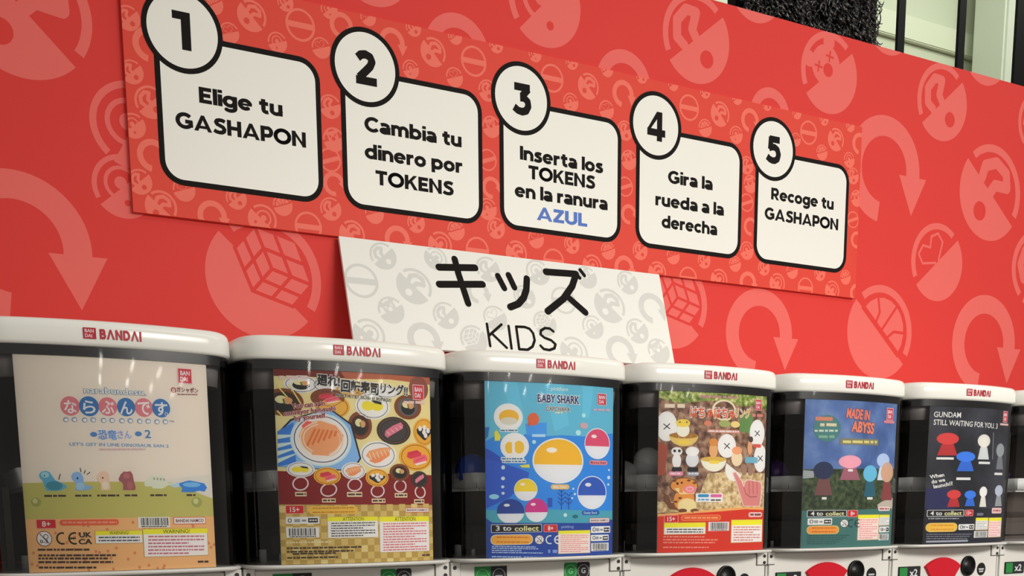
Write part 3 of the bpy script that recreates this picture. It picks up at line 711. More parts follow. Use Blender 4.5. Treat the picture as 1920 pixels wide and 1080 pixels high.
def maker(p, x0, y0, x1, y1):
    p.rect(x0, y0, x1, y1, I(196, 66, 66), 6, 6); p.rect(x0+4, y0+4, x1-4, y1-4, I(230, 205, 196), 6.6, 4)
    p.text('BANDAI NAMCO', (x0+x1)/2, (y0+y1)/2, (x1-x0)*.86, (y1-y0)*.4, I(90, 40, 40), 7, .025)
def warn(p, x0, y0, x1, y1, head, title, rows, ink, body=None):
    p.rect(x0-4, y0-3, x1+4, y1+4, I(170, 140, 70), 5.6); p.rect(x0, y0, x1, y1, body or WT, 6); p.rect(x0, y0, x1, y0+head, YEL, 6.6)
    if title: p.text(title, (x0+x1)/2, y0+head/2, (x1-x0)*.42, head*.78, I(70, 64, 30), 7, 0)
    rh = (y1-y0-head)/(rows+.6)
    for k in range(rows):
        w = 1 if k % 3 != 2 else .72
        p.greek(x0+(x1-x0)*.06, x0+(x1-x0)*(.06+.88*w), y0+head+rh*(k+.8), rh*.5, ink, 6.6)
def nokids(p, x, y, r):
    p.ell(x, y, r, r, I(120, 70, 60), 6); p.ell(x, y, r*.9, r*.9, WT, 6.6); p.text('0-3', x-r*.05, y+r*.35, r*1.0, r*.42, BK, 7, .02)
    p.ring(x+r*.2, y-r*.25, r*.32, r*.32, r*.08, BK, 7); p.stroke([(x-r*.6, y-r*.62), (x+r*.62, y+r*.6)], r*.1, BK, 7.3, False)
def ce(p, x, y, h, m, gap=1.95):
    for k in (0, 1):
        cx = x+k*h*gap*.5
        p.ring(cx, y, h*.5, h*.5, h*.13, m, 6, 70, 290)
        if k: p.rect(cx-h*.45, y-h*.06, cx+h*.1, y+h*.06, m, 6.2)
def collect(p, x0, y0, x1, y1, n):
    p.rect(x0, y0, x1, y1, I(190, 190, 184), 6, 7); p.rect(x0+5, y0+5, x1-5, y1-5, BK, 6.6, 5)
    w = x1-x0; h = y1-y0
    p.text(n+' to', x0+w*.235, (y0+y1)/2, w*.30, h*.56, WT, 7, .02); p.text('collect', x0+w*.69, (y0+y1)/2, w*.48, h*.56, I(232, 228, 150), 7, .02)
def label(p, x0, y0, x1, y1):
    p.rect(x0, y0, x1, y1, WT, 6, 6); h = y1-y0; w = x1-x0
    p.ring(x0+h*.5, (y0+y1)/2, h*.26, h*.3, h*.1, BK, 6.6); p.rect(x0+w*.25, y0+h*.3, x0+w*.42, y1-h*.25, I(140, 140, 138), 6.6); p.rect(x0+w*.47, y0+h*.4, x0+w*.6, y1-h*.35, I(120, 120, 120), 6.6)
    p.rect(x1-w*.34, y0+h*.2, x1-w*.05, y1-h*.18, BK, 6.6); p.greek(x1-w*.3, x1-w*.08, (y0+y1)/2, h*.24, WT, 7)
def fig(p, pts, m, l=3): p.poly(pts, m, l)

def draw_dinosaur(p):
    whole(p, I(222, 200, 180)); p.frame(0, 810, 4)
    p.poly([(150, 398), (700, 392), (1100, 395), (1300, 402), (1620, 520), (1700, 520), (1700, 700), (150, 700)], I(178, 170, 92), 1)
    p.poly([(1100, 395), (1700, 330), (1700, 525), (1480, 500), (1330, 470), (1230, 430)], I(206, 196, 178), .6)
    p.poly([(150, 668), (1700, 652), (1700, 1120), (150, 1120)], I(226, 165, 108), 2)
    rnd = random.Random(3)
    for k in range(62):
        x, y = rnd.uniform(240, 1640), rnd.uniform(690, 1060); p.ell(x, y, 11, 12, I(196, 124, 80), 2.6, n=10)
    for x, y, r in ((285, 540, 38), (1500, 548, 42)): p.ell(x, y, r, r*.9, I(150, 150, 84), 2); p.ell(x-8, y-8, r*.5, r*.5, I(190, 186, 120), 2.5)
    T1, T2, BL, CR, BR, WG, DB = I(90, 160, 180), I(60, 130, 145), I(130, 165, 205), I(214, 182, 155), I(150, 84, 86), I(200, 200, 176), I(50, 120, 190)
    fig(p, [(305, 335), (322, 314), (352, 308), (384, 318), (402, 345), (425, 378), (470, 398), (510, 420), (512, 436), (480, 448), (462, 457), (362, 457), (348, 430), (340, 400), (330, 378), (312, 362)], T1)
    p.ell(420, 420, 62, 34, T2, 3.6); p.ell(350, 338, 30, 22, I(150, 195, 215), 3.6); p.ell(345, 344, 4, 6, BK, 4)
    fig(p, [(545, 352), (556, 328), (588, 316), (620, 328), (636, 362), (640, 402), (662, 420), (716, 430), (690, 446), (652, 456), (574, 456), (584, 424), (580, 398), (556, 380)], BL)
    p.ell(592, 366, 6, 8, BK, 4); p.ell(612, 425, 34, 30, I(150, 182, 218), 3.5)
    fig(p, [(735, 372), (748, 334), (778, 313), (812, 318), (828, 345), (830, 392), (838, 430), (836, 456), (766, 456), (768, 410), (752, 392)], CR)
    p.ell(780, 364, 6, 6, BK, 4); p.ell(800, 420, 24, 30, I(226, 200, 176), 3.5)
    fig(p, [(900, 372), (915, 340), (938, 318), (962, 320), (990, 316), (1006, 340), (1014, 385), (1028, 430), (1026, 456), (932, 456), (936, 420), (926, 398), (906, 388)], BR)
    p.ell(960, 352, 26, 20, I(172, 104, 100), 3.5); p.ell(985, 420, 24, 30, I(166, 98, 94), 3.5)
    fig(p, [(1092, 402), (1120, 372), (1150, 345), (1190, 352), (1225, 344), (1262, 380), (1275, 405), (1340, 408), (1280, 420), (1235, 446), (1160, 446), (1150, 430), (1100, 430)], WG)
    for x in (1170, 1195, 1220, 1245): p.ell(x, 372+(x-1170)*.1, 7, 10, I(150, 150, 126), 3.6)
    fig(p, [(1360, 408), (1400, 396), (1440, 386), (1500, 396), (1560, 408), (1582, 440), (1560, 470), (1520, 462), (1470, 474), (1380, 472), (1388, 440), (1366, 426)], DB)
    p.ell(1460, 418, 70, 18, I(110, 170, 222), 3.6); p.poly([(1270, 415), (1360, 400), (1380, 430), (1330, 440)], I(170, 190, 200), 2.6)
    for x0, x1 in ((345, 515), (575, 695), (740, 905), (945, 1045), (1140, 1265), (1420, 1490)): p.greek(x0, x1, 495, 17, DK)
    for a, b in (((612, 292), (618, 318)), ((650, 308), (642, 330)), ((684, 322), (664, 338)), ((463, 334), (452, 374))): p.stroke([a, b], 6, DK, 3)
    badge(p, 287, 668, 435, 738, '8+'); pill(p, 463, 672, 905, 714, I(206, 88, 56), I(224, 140, 110))
    barcode(p, 1048, 656, 1290, 734); maker(p, 1318, 658, 1570, 710); nokids(p, 348, 812, 58); ce(p, 482, 810, 92, BK); 
    p.text('UK', 653, 784, 92, 36, BK, 6, .03); p.text('CA', 653, 834, 100, 36, BK, 6, .03)
    warn(p, 730, 756, 1080, 846, 30, 'WARNING!', 2, I(60, 70, 90)); warn(p, 1094, 744, 1585, 944, 36, 'WARNING!', 6, I(176, 92, 104))
    for y, x0, x1 in ((893, 300, 695), (935, 305, 890), (958, 305, 820), (985, 305, 860), (1025, 310, 735), (988, 1505, 1588)): p.greek(x0, x1, y, 17, DK, 6)
    p.text('2', 1122, 40, 46, 58, I(70, 110, 150), 5, .02, out=WT)
    for x, y in ((712, 40), (1050, 38)): p.ell(x, y, 26, 18, I(70, 120, 170), 4)
    p.text('恐竜', 815, 40, 142, 66, I(80, 130, 190), 5, .015, out=WT); p.text('さん', 945, 40, 105, 56, I(130, 140, 190), 5, .015, out=WT)
    p.text("LET'S GET IN LINE DINOSAUR SAN 2", 915, 120, 750, 22, I(84, 128, 168), 4, .01, out=I(220, 216, 214), ob=.04)
    p.greek(755, 1105, 153, 14, I(196, 160, 156), 4)
    p.frame(0, 560, 4)
    p.text('narabundesu.', 876, 718, 470, 44, I(222, 220, 216), 5, .01, out=I(112, 134, 148), ob=.045)
    for k, (s, x, r) in enumerate((('な', 535, 73), ('ら', 676, 75), ('ぶ', 818, 70), ('ん', 957, 69), ('で', 1092, 70), ('す', 1225, 70))):
        y = 826+k*4; p.ell(x, y, r, r, I(52, 106, 156) if k % 2 else I(200, 112, 116), 3); p.text(s, x, y+2, 96, 92, WT, 4, .02)
        for q in (-32, 32): p.ell(x+q, 928+k*4, 21, 19, I(120, 140, 160), 3); p.ell(x+q+2, 930+k*4, 14, 12, WT, 3.5)
    p.ring(1265, 890, 13, 13, 4, WT, 4.5); p.text('TM', 1305, 946, 38, 16, I(120, 126, 140), 4, 0)
    logo(p, 1360, 550, 1462, 656); p.ell(1322, 710, 21, 21, I(150, 40, 46), 4); p.ring(1322, 710, 12, 12, 5, CRM, 4.5); p.text('ガシャポン', 1432, 706, 172, 36, I(110, 40, 44), 4, .02); p.greek(1352, 1510, 742, 9, I(130, 70, 66), 4)

def plate(p, x, y, rx, ry, rim, kind, inner=None):
    p.ell(x, y, rx, ry, rim, 2.6, n=32); p.ring(x, y, rx*.88, ry*.88, rx*.035, I(60, 60, 76) if rim is WT else I(120, 70, 36), 3)
    if inner: p.ell(x, y, rx*.74, ry*.74, inner, 3)
    TU, TL, SA, SL2, RI, NO, TA = I(196, 58, 74), I(214, 96, 108), I(222, 148, 96), I(236, 196, 160), I(226, 222, 210), I(30, 32, 30), I(226, 194, 42)
    def P_(pts): return [(x+rx*a, y+ry*b) for a, b in pts]
    if kind == 'tuna':
        p.poly(P_([(-.55, .0), (-.5, -.35), (.05, -.5), (.3, -.3), (.32, -.1), (-.35, .15)]), TU, 4); p.poly(P_([(-.2, .35), (-.15, .1), (.5, -.2), (.68, .05), (.66, .25), (-.1, .5)]), TL, 4.5); p.poly(P_([(-.1, .5), (.6, .27), (.6, .4), (0, .62)]), RI, 4.2)
        p.stroke(P_([(-.4, -.2), (.1, -.4)]), rx*.04, I(170, 40, 56), 4.7); p.stroke(P_([(-.05, .3), (.5, .0)]), rx*.04, I(180, 60, 76), 4.9)
    if kind == 'salmon':
        p.poly(P_([(-.68, .05), (-.5, -.3), (.1, -.5), (.7, -.55), (.62, -.3), (.2, .0), (-.4, .35)]), SA, 4); p.poly(P_([(-.5, .42), (-.35, .15), (.2, -.05), (.62, -.28), (.6, .05), (.1, .5), (-.2, .6)]), I(214, 132, 84), 4.3)
        for k in range(6): p.stroke(P_([(-.5+k*.2, -.1-k*.06), (-.38+k*.2, .34-k*.09)]), rx*.05, SL2, 4.7)
    if kind == 'tamago':
        p.ell(x-rx*.28, y-ry*.02, rx*.34, ry*.36, TA, 4); p.ell(x+rx*.25, y, rx*.34, ry*.36, TA, 4); p.poly(P_([(-.1, -.4), (.12, -.42), (.5, -.3), (.5, -.1), (.1, -.22)]), NO, 4.5)
    if kind == 'roll':
        p.poly(P_([(-.7, -.2), (-.5, -.3), (.65, -.2), (.7, .0), (.1, .6), (-.1, .55), (-.65, .1)]), NO, 4)
        for a, b in ((-.38, -.25), (.02, -.32), (.35, -.1), (-.02, .02), (.12, .25)): p.ell(x+rx*a, y+ry*b, rx*.17, ry*.19, RI, 4.5)
    if kind == 'gunkan':
        p.ell(x, y+ry*.12, rx*.5, ry*.5, NO, 4); p.ell(x-rx*.12, y-ry*.2, rx*.3, ry*.28, I(216, 206, 150), 4.5); p.ell(x+rx*.2, y-ry*.1, rx*.24, ry*.25, I(206, 150, 96), 4.7); p.stroke(P_([(-.02, -.2), (.05, .1)]), rx*.08, I(70, 96, 50), 5)
    if kind == 'meat':
        p.poly(P_([(-.55, .3), (-.5, .0), (-.1, -.35), (.4, -.62), (.55, -.4), (.5, -.15), (.0, .2), (-.4, .5)]), I(206, 112, 124), 4)
        for k in range(4): p.stroke(P_([(-.4+k*.24, .1-k*.15), (-.25+k*.24, .25-k*.15)]), rx*.05, I(232, 176, 176), 4.5)
def draw_sushi(p):
    whole(p, I(224, 198, 136)); p.frame(420, 600, 4.154)
    OR, BRN, GY, BKP = I(228, 158, 52), I(120, 62, 34), I(96, 90, 84), I(46, 42, 40)
    p.poly([(340, 330), (1640, 330), (1640, 455), (1300, 420), (900, 425), (340, 400)], I(112, 38, 28), 1)
    p.poly([(850, 360), (1640, 360), (1640, 470), (1250, 430), (900, 430)], I(170, 92, 62), 1.3)
    plate(p, 560, 470, 130, 70, WT, 'gunkan', None); plate(p, 770, 480, 130, 62, WT, None); plate(p, 940, 520, 120, 50, OR, None); plate(p, 1220, 530, 120, 50, WT, None)
    plate(p, 430, 610, 150, 110, BRN, 'gunkan', I(56, 36, 28)); plate(p, 760, 580, 130, 75, BRN, 'tuna', None); plate(p, 800, 650, 130, 95, OR, None, I(226, 164, 64))
    p.ell(1500, 500, 84, 100, I(134, 76, 60), 2.8)
    for a, b in (((385, 480), (520, 650)), ((470, 470), (555, 620)), ((385, 680), (420, 720))): p.stroke([a, b], 10, I(234, 206, 110), 4)
    plate(p, 1112, 645, 142, 108, WT, 'tamago', None); plate(p, 1405, 650, 116, 100, BRN, 'gunkan', GY); plate(p, 1010, 800, 95, 112, BRN, 'gunkan', I(70, 36, 24))
    plate(p, 1285, 842, 142, 112, BKP, 'meat', I(62, 56, 54)); plate(p, 1545, 850, 96, 112, OR, 'roll', None)
    p.poly([(385, 850), (480, 745), (740, 666), (800, 680), (945, 788), (1016, 1062), (985, 1110), (900, 1160), (385, 1120)], BK, 5)
    p.poly([(385, 866), (488, 757), (742, 678), (798, 692), (933, 796), (1002, 1060), (970, 1112), (880, 1150), (385, 1120)], I(126, 166, 214), 5.3)
    p.poly([(385, 840), (500, 770), (520, 1090), (385, 1120)], I(56, 116, 184), 5.6)
    for y in (880, 950, 1010, 1070): p.poly([(385, y-14), (385, y+22), (560, y-30+(y-950)*-.3)], I(196, 222, 190), 5.8)
    p.ell(710, 912, 232, 212, I(186, 204, 222), 6); p.ell(710, 912, 216, 198, I(214, 216, 218), 6.4); p.ring(710, 908, 206, 186, 7, I(56, 60, 84), 6.7); p.ell(710, 905, 182, 160, I(226, 206, 190), 6.7)
    p.poly([(540, 880), (580, 780), (700, 760), (820, 800), (880, 880), (850, 960), (760, 1040), (640, 1030), (570, 960)], I(218, 150, 100), 7)
    for k in range(6): p.stroke([(600+k*42, 960-k*16), (660+k*32, 830+k*4)], 18, I(200, 112, 52), 7.4)
    for r in (190, 165): p.ring(710, 905, r*.85, r*.72, 9, I(236, 200, 176), 7.8, 100, 240); p.ring(715, 915, r*.85, r*.72, 8, I(232, 180, 150), 7.8, -70, 30)
    p.poly([(560, 800), (600, 760), (640, 770), (590, 830)], I(214, 90, 76), 7.8)
    plate(p, 1155, 1035, 150, 112, WT, 'salmon', None); plate(p, 1472, 1052, 146, 112, OR, 'tuna', None)
    p.text('廻れ!', 765, 438, 176, 80, BK, 9, .035, -3, WT, .05); p.text('回転寿司', 1012, 490, 298, 92, BK, 9, .035, -3, WT, .05); p.text('リング!!', 1290, 505, 228, 80, BK, 9, .03, -3, WT, .05)
    p.text('ROTATE! SUSHI RING!!', 1045, 578, 440, 24, BK, 9, .02, -3, I(226, 214, 180), .05)
    for s, x, y, w in (('You can spin', 612, 632, 250), ('conveyor belt sushi', 625, 680, 390), ('by yourself.', 628, 728, 240)): p.text(s, x, y, w, 36, I(112, 30, 30), 9, .02, 8, I(226, 170, 164), .06)
    p.greek(398, 605, 415, 34, I(216, 190, 176), 5); logo(p, 1452, 474, 1540, 586); p.greek(1370, 1555, 612, 26, I(222, 180, 166), 6)
    p.frame(420, 830, 4.174)
    p.poly([(370, 198), (480, 205), (1640, 246), (1640, 490), (370, 464)], I(124, 24, 24), 7)
    for x, y, rx, ry in ((553, 302, 62, 56), (765, 355, 66, 54), (967, 318, 60, 52), (1150, 370, 58, 52), (1338, 332, 54, 52), (1510, 382, 48, 52)): p.ring(x, y, rx, ry, 11, I(226, 196, 190), 7.5, rot=20)
    def up(x, y, rx, ry, rim, kind, inner=None):
        n = len(p.v); plate(p, x, y, rx, ry, rim, kind, inner); p.v[n:] = [(a, b, c+5.5) for a, b, c in p.v[n:]]
    up(555, 190, 106, 62, WT, 'tamago'); up(755, 245, 104, 70, OR, 'tuna'); up(958, 206, 96, 70, WT, 'salmon'); up(1147, 262, 94, 72, OR, 'roll'); up(1335, 222, 84, 70, BRN, 'gunkan', I(60, 36, 26)); up(1505, 278, 74, 66, BKP, 'meat')
    for x0, y0, x1, y1 in ((512, 368, 598, 403), (713, 422, 817, 455), (905, 375, 1025, 413), (1100, 430, 1212, 464), (1290, 388, 1397, 424), (1455, 440, 1545, 474)): p.rect(x0, y0, x1, y1, I(218, 190, 150), 8); p.greek(x0+8, x1-6, (y0+y1)/2, 16, DK, 8.5)
    p.poly([(370, 464), (1640, 488), (1640, 980), (370, 980)], I(172, 142, 72), 7.8)
    for r in range(9):
        for c in range(25):
            if (r+c) % 2 == 0: p.rect(390+c*52, 476+r*54, 442+c*52, 530+r*54, I(194, 168, 98) if (r*3+c) % 5 else I(206, 186, 122), 8.1)
    n = len(p.v)
    badge(p, 440, 474, 576, 541, '15+'); pill(p, 610, 484, 990, 548, I(218, 172, 66), I(168, 110, 40), 2); maker(p, 1378, 508, 1586, 546); label(p, 443, 566, 692, 622); barcode(p, 445, 650, 690, 731)
    warn(p, 757, 572, 1150, 738, 34, 'ATTENTION', 6, I(70, 66, 62)); warn(p, 1166, 577, 1586, 860, 40, 'ATTENTION', 11, I(196, 96, 100))
    for y, x0, x1, m in ((768, 445, 780, I(210, 196, 150)), (813, 450, 1020, DK), (842, 450, 950, DK), (858, 490, 815, DK), (890, 450, 830, DK), (893, 1520, 1590, DK)): p.greek(x0, x1, y, 15, m, 6)
    p.v[n:] = [(a, b, c+3) for a, b, c in p.v[n:]]

def ball(p, x, y, rx, ry, m, l=3, edge=True):
    if edge: p.ell(x, y, rx*1.06, ry*1.06, WT, l, n=40)
    p.ell(x, y, rx, ry, m, l+.4, n=40); p.ell(x, y, rx, ry, I(206, 204, 200), l+.8, 190, 350, n=30); p.ell(x-rx*.3, y-ry*.5, rx*.22, ry*.12, I(240, 232, 220), l+1.1)
def draw_undersea(p):
    whole(p, I(92, 166, 182)); p.frame(820, 640, 4.571)
    p.poly([(330, 850), (420, 800), (560, 850), (680, 780), (860, 800), (1000, 790), (1200, 800), (1300, 780), (1500, 770), (1500, 1600), (330, 1600)], I(46, 126, 192), 1)
    for q in ([(480, 300), (600, 300), (700, 800), (620, 820)], [(820, 300), (1000, 300), (1060, 700), (930, 760)], [(1180, 300), (1300, 300), (1250, 640), (1180, 640)]): p.poly(q, I(98, 174, 190), .6)
    p.poly([(675, 690), (860, 680), (860, 800), (690, 790)], I(64, 140, 200), 1.4); p.poly([(345, 720), (380, 715), (370, 800), (345, 830)], I(40, 100, 160), 1.8)
    p.poly([(345, 900), (400, 930), (470, 980), (520, 1080), (345, 1180)], I(40, 76, 160), 1.6)
    for x, y, r in ((1195, 615, 18), (1145, 768, 24), (752, 850, 17), (495, 1070, 15)): p.ell(x, y, r, r, I(170, 212, 232), 2)
    p.text('pinkfong', 972, 386, 155, 32, I(196, 222, 226), 4, .02); p.text('BABY SHARK', 968, 475, 376, 66, I(34, 44, 88), 5, .03, 0, WT, .06); p.text('CAPCHARA', 960, 562, 214, 36, I(90, 74, 80), 5, .02, 0, I(226, 216, 190), .07); p.greek(930, 1010, 594, 14, I(220, 206, 150), 5)
    logo(p, 1330, 426, 1410, 520); p.greek(1285, 1455, 565, 20, I(196, 150, 160), 5)
    for x, y in ((535, 632), (590, 890)): p.ell(x, y, 120, 122, WT, 3)
    p.ell(540, 630, 82, 66, I(222, 164, 44), 4); p.ell(540, 665, 70, 34, I(196, 190, 170), 4.4); p.ell(545, 900, 36, 52, I(216, 172, 50), 4); p.ell(625, 896, 44, 56, I(216, 172, 50), 4); p.rect(566, 830, 590, 960, I(216, 212, 200), 4.4)
    for x0, x1, y in ((470, 610, 748), (480, 665, 998), (490, 680, 1022)): p.rect(x0-6, y-14, x1+6, y+14, I(206, 216, 218), 4, 8); p.greek(x0, x1, y, 14, I(70, 100, 130), 4.5)
    p.ell(745, 650, 48, 56, I(206, 92, 50), 3); p.poly([(690, 690), (720, 670), (716, 720)], I(200, 84, 46), 3); p.ell(1198, 706, 38, 28, I(190, 150, 150), 3)
    p.poly([(420, 760), (440, 745), (472, 800), (466, 838), (424, 838)], I(222, 198, 60), 3)
    ball(p, 1330, 862, 118, 128, I(196, 72, 100)); p.rect(1252, 1010, 1430, 1048, I(222, 130, 124), 3, 18); p.text('Mommy Shark', 1340, 1028, 150, 20, I(120, 40, 60), 4, .015)
    p.poly([(735, 782), (850, 782), (850, 806), (735, 806)], I(170, 200, 214), 2)
    p.frame(820, 840, 4.5)
    ball(p, 955, 100, 212, 186, I(224, 166, 40)); ball(p, 1262, 372, 132, 136, I(48, 84, 160))
    p.rect(885, 304, 1050, 346, I(222, 170, 90), 3, 20); p.text('Baby Shark', 967, 325, 124, 22, WT, 4, .015); p.rect(1165, 526, 1332, 566, I(40, 78, 150), 3, 20); p.text('Daddy Shark', 1248, 546, 128, 20, I(170, 196, 226), 4, .015)
    p.poly([(345, 80), (480, 120), (600, 160), (700, 200), (690, 260), (540, 420), (345, 520)], I(44, 84, 168), 1.8)
    for x, y, r in ((487, 160, 15), (487, 253, 16), (485, 326, 13), (488, 382, 13), (1085, 340, 9), (1100, 386, 10), (1075, 420, 9), (1425, 175, 9), (1422, 240, 15), (1418, 300, 10)): p.ell(x, y, r, r, I(196, 220, 240), 2.4)
    p.ell(416, 412, 40, 22, I(140, 196, 214), 2.4); p.poly([(620, 140), (700, 130), (706, 160), (640, 158)], I(214, 196, 70), 3)
    for x, y0, y1, n in ((980, 520, 350, 4), (1045, 515, 420, 3)):
        p.stroke([(x, y0), (x, y1)], 8, I(34, 66, 140), 2.6)
        for k in range(n):
            y = y0-40-k*36
            for sx in (-1, 1): p.stroke([(x, y), (x+sx*30, y-30)], 7, I(34, 66, 140), 2.6)
    p.rect(860, 420, 900, 500, I(40, 80, 156), 2.6); p.poly([(345, 530), (800, 520), (1480, 528), (1480, 650), (345, 650)], I(72, 150, 160), 2.2); p.ell(1105, 580, 26, 16, I(30, 100, 110), 2.8); p.ell(1015, 568, 16, 16, I(190, 216, 216), 2.8)
    ball(p, 675, 350, 92, 92, I(222, 186, 50)); ball(p, 552, 540, 112, 108, I(36, 62, 130), 4, False); ball(p, 765, 528, 96, 102, I(186, 50, 120), 4, False)
    p.poly([(330, 600), (360, 606), (405, 640), (1400, 634), (1440, 606), (1490, 600), (1490, 1000), (330, 1000)], I(34, 66, 140), 5.2)
    p.poly([(330, 640), (1490, 640), (1490, 1000), (330, 1000)], I(34, 66, 138), 5.3)
    collect(p, 395, 650, 814, 722, '3'); badge(p, 826, 650, 945, 716, '8+'); p.text('pinkfong', 1035, 668, 110, 22, I(140, 160, 196), 6, .01)
    pill(p, 396, 744, 734, 826, I(228, 160, 62), I(196, 106, 40), 2, I(230, 220, 196)); nokids(p, 790, 783, 40); ce(p, 882, 782, 78, WT, 1.9)
    warn(p, 957, 702, 1244, 896, 26, None, 9, I(206, 128, 122), I(230, 200, 186)); label(p, 1252, 662, 1440, 720); label(p, 1252, 736, 1425, 790); barcode(p, 1255, 806, 1425, 876); maker(p, 1236, 590, 1430, 632)
    for y, x0, x1 in ((846, 400, 760), (862, 400, 780), (880, 400, 640), (898, 400, 820), (935, 400, 640), (935, 660, 1200)): p.greek(x0, x1, y, 11, I(160, 178, 214), 6)
    for x in (865, 905, 925): p.rect(x, 868, x+20, 896, I(120, 140, 190), 6)

GROUND = noise_mat('woodland_print', [(.35, (74, 48, 38)), (.5, (128, 92, 72)), (.65, (166, 134, 104))], 90)
FOLI = noise_mat('foliage_print', [(.35, (70, 92, 40)), (.52, (136, 150, 66)), (.68, (206, 196, 140))], 130)
SAND = noise_mat('sand_print', [(.35, (150, 122, 84)), (.5, (190, 164, 116)), (.65, (212, 192, 150))], 160)
SKY = noise_mat('sky_print', [(.3, (62, 84, 126)), (.5, (80, 106, 150)), (.7, (110, 132, 164))], 22)
GRASS = noise_mat('grass_print', [(.35, (34, 44, 28)), (.55, (60, 74, 46)), (.7, (84, 92, 60))], 120)
NIGHT = noise_mat('night_print', [(.4, (30, 30, 36)), (.6, (50, 50, 58)), (.75, (66, 64, 68))], 14)
def draw_woodland(p):
    whole(p, GROUND); p.frame(1140, 660, 4.571)
    p.poly([(485, 355), (1400, 360), (1400, 520), (1250, 470), (1150, 490), (1000, 440), (800, 450), (640, 470), (540, 440), (485, 420)], FOLI, 1)
    p.poly([(1120, 560), (1250, 540), (1200, 720), (1110, 700)], I(96, 130, 70), 1); p.poly([(490, 800), (560, 830), (540, 1080), (490, 1080)], I(150, 70, 50), 1)
    p.ring(980, 525, 100, 92, 16, I(220, 200, 160), 3); p.greek(790, 1090, 410, 26, I(176, 120, 120), 3)
    p.text('はちゅはちゅ', 892, 545, 352, 84, I(196, 84, 44), 5, .03, 0, WT, .06); p.text('リング', 1140, 540, 138, 76, I(206, 150, 40), 5, .03, 0, WT, .06)
    p.greek(530, 675, 492, 40, I(226, 196, 170), 3); logo(p, 1256, 424, 1312, 512); p.greek(1225, 1330, 560, 30, I(196, 120, 110), 3)
    p.ell(985, 640, 50, 30, I(150, 156, 90), 3); p.ell(850, 640, 30, 24, I(200, 120, 90), 3); p.ell(1075, 645, 40, 28, I(220, 190, 120), 3); p.rect(845, 692, 1116, 720, I(196, 130, 110), 3, 12); p.greek(856, 1105, 706, 14, WT, 3.6)
    EG, SH = I(214, 212, 206), I(222, 200, 150)
    for x, y, rx, ry in ((548, 668, 74, 128), (1275, 715, 72, 118), (1005, 830, 76, 102), (1305, 930, 62, 118)):
        p.ell(x, y, rx, ry, EG, 3, n=36)
        p.stroke([(x-22, y-20), (x+22, y+20)], 7, BK, 3.6); p.stroke([(x+20, y-22), (x-20, y+24)], 7, BK, 3.6)
    p.ell(672, 745, 106, 92, I(206, 176, 96), 3.4, 180, 360); p.ell(672, 745, 106, 26, I(150, 104, 40), 3.7); p.ell(900, 945, 100, 104, I(222, 210, 186), 3.4, 180, 360); p.ell(900, 945, 100, 24, I(196, 160, 70), 3.7)
    YG = I(224, 186, 70)
    p.ell(664, 640, 52, 34, YG, 4.2); p.ell(664, 700, 48, 58, I(222, 212, 190), 4); p.ell(640, 632, 6, 6, BK, 4.6); p.ell(690, 632, 6, 6, BK, 4.6); p.rect(625, 788, 712, 818, YG, 4.6, 12)
    p.ell(895, 800, 36, 34, I(196, 130, 60), 4.2); p.ell(895, 870, 34, 62, I(206, 156, 100), 4); p.rect(862, 955, 942, 982, YG, 4.6, 12)
    p.ell(622, 880, 40, 36, EG, 4.2); p.ell(622, 960, 32, 62, EG, 4); p.ell(606, 876, 10, 12, BK, 4.6); p.ell(640, 876, 10, 12, BK, 4.6); p.ell(735, 880, 50, 40, EG, 4.2); p.ell(735, 950, 48, 62, I(200, 198, 192), 4)
    p.rect(590, 1012, 660, 1052, BK, 4.6, 10); p.rect(700, 1012, 780, 1052, BK, 4.6, 10)
    p.ell(1090, 868, 44, 34, I(214, 148, 104), 4.2); p.ell(1090, 935, 48, 66, I(226, 192, 156), 4); p.ell(1205, 840, 22, 60, I(206, 150, 110), 4.2); p.ell(1215, 770, 20, 26, I(70, 56, 50), 4.3); p.rect(1235, 808, 1312, 838, I(196, 80, 66), 4.6, 12); p.rect(1160, 920, 1280, 972, I(110, 160, 174), 3.8, 14)
    for x in (1155, 1212): p.ell(x, 1030, 24, 50, I(150, 116, 96), 4)
    p.frame(1140, 840, 4.5)
    p.poly([(840, 240), (1000, 220), (1340, 230), (1340, 520), (480, 560), (480, 470), (760, 470)], SAND, 1.4)
    p.ell(1050, 200, 74, 100, I(222, 212, 196), 3.2, 150, 330)
    p.rect(558, 222, 660, 258, I(214, 130, 150), 4.6, 16); p.greek(572, 650, 240, 14, WT, 5); p.rect(686, 222, 776, 258, I(150, 150, 156), 4.6, 16); p.greek(698, 768, 240, 14, WT, 5)
    OG, DO = I(206, 136, 62), I(104, 62, 34)
    p.poly([(530, 400), (560, 420), (580, 480), (640, 480), (640, 540), (570, 530), (535, 470)], I(112, 70, 44), 5)
    p.ell(670, 455, 74, 92, OG, 5.2); p.ell(690, 500, 66, 58, I(226, 196, 140), 5.5); p.ell(668, 338, 100, 66, DO, 5.4); p.ell(668, 338, 94, 60, OG, 5.6); p.poly([(600, 360), (760, 350), (740, 404), (640, 410)], I(226, 196, 140), 5.7); p.ell(708, 368, 48, 34, I(214, 124, 124), 6); p.ring(708, 366, 28, 20, 8, I(230, 180, 172), 6.3); p.ell(620, 322, 9, 10, BK, 6); p.ell(650, 315, 8, 8, BK, 6)
    for x in (660, 745): p.ell(x, 542, 30, 16, DO, 6)
    for x, y in ((600, 300), (700, 296), (740, 316), (640, 440), (610, 470)): p.ell(x, y, 13, 9, DO, 6)
    p.rect(752, 400, 960, 470, WT, 4, 6); p.rect(768, 408, 850, 432, I(50, 130, 170), 4.6, 10); p.rect(862, 408, 950, 432, I(200, 90, 140), 4.6, 10); p.greek(770, 850, 452, 14, I(70, 140, 180), 4.6); p.greek(865, 948, 455, 12, BK, 4.6)
    SK, SD = I(196, 124, 116), I(150, 82, 80)
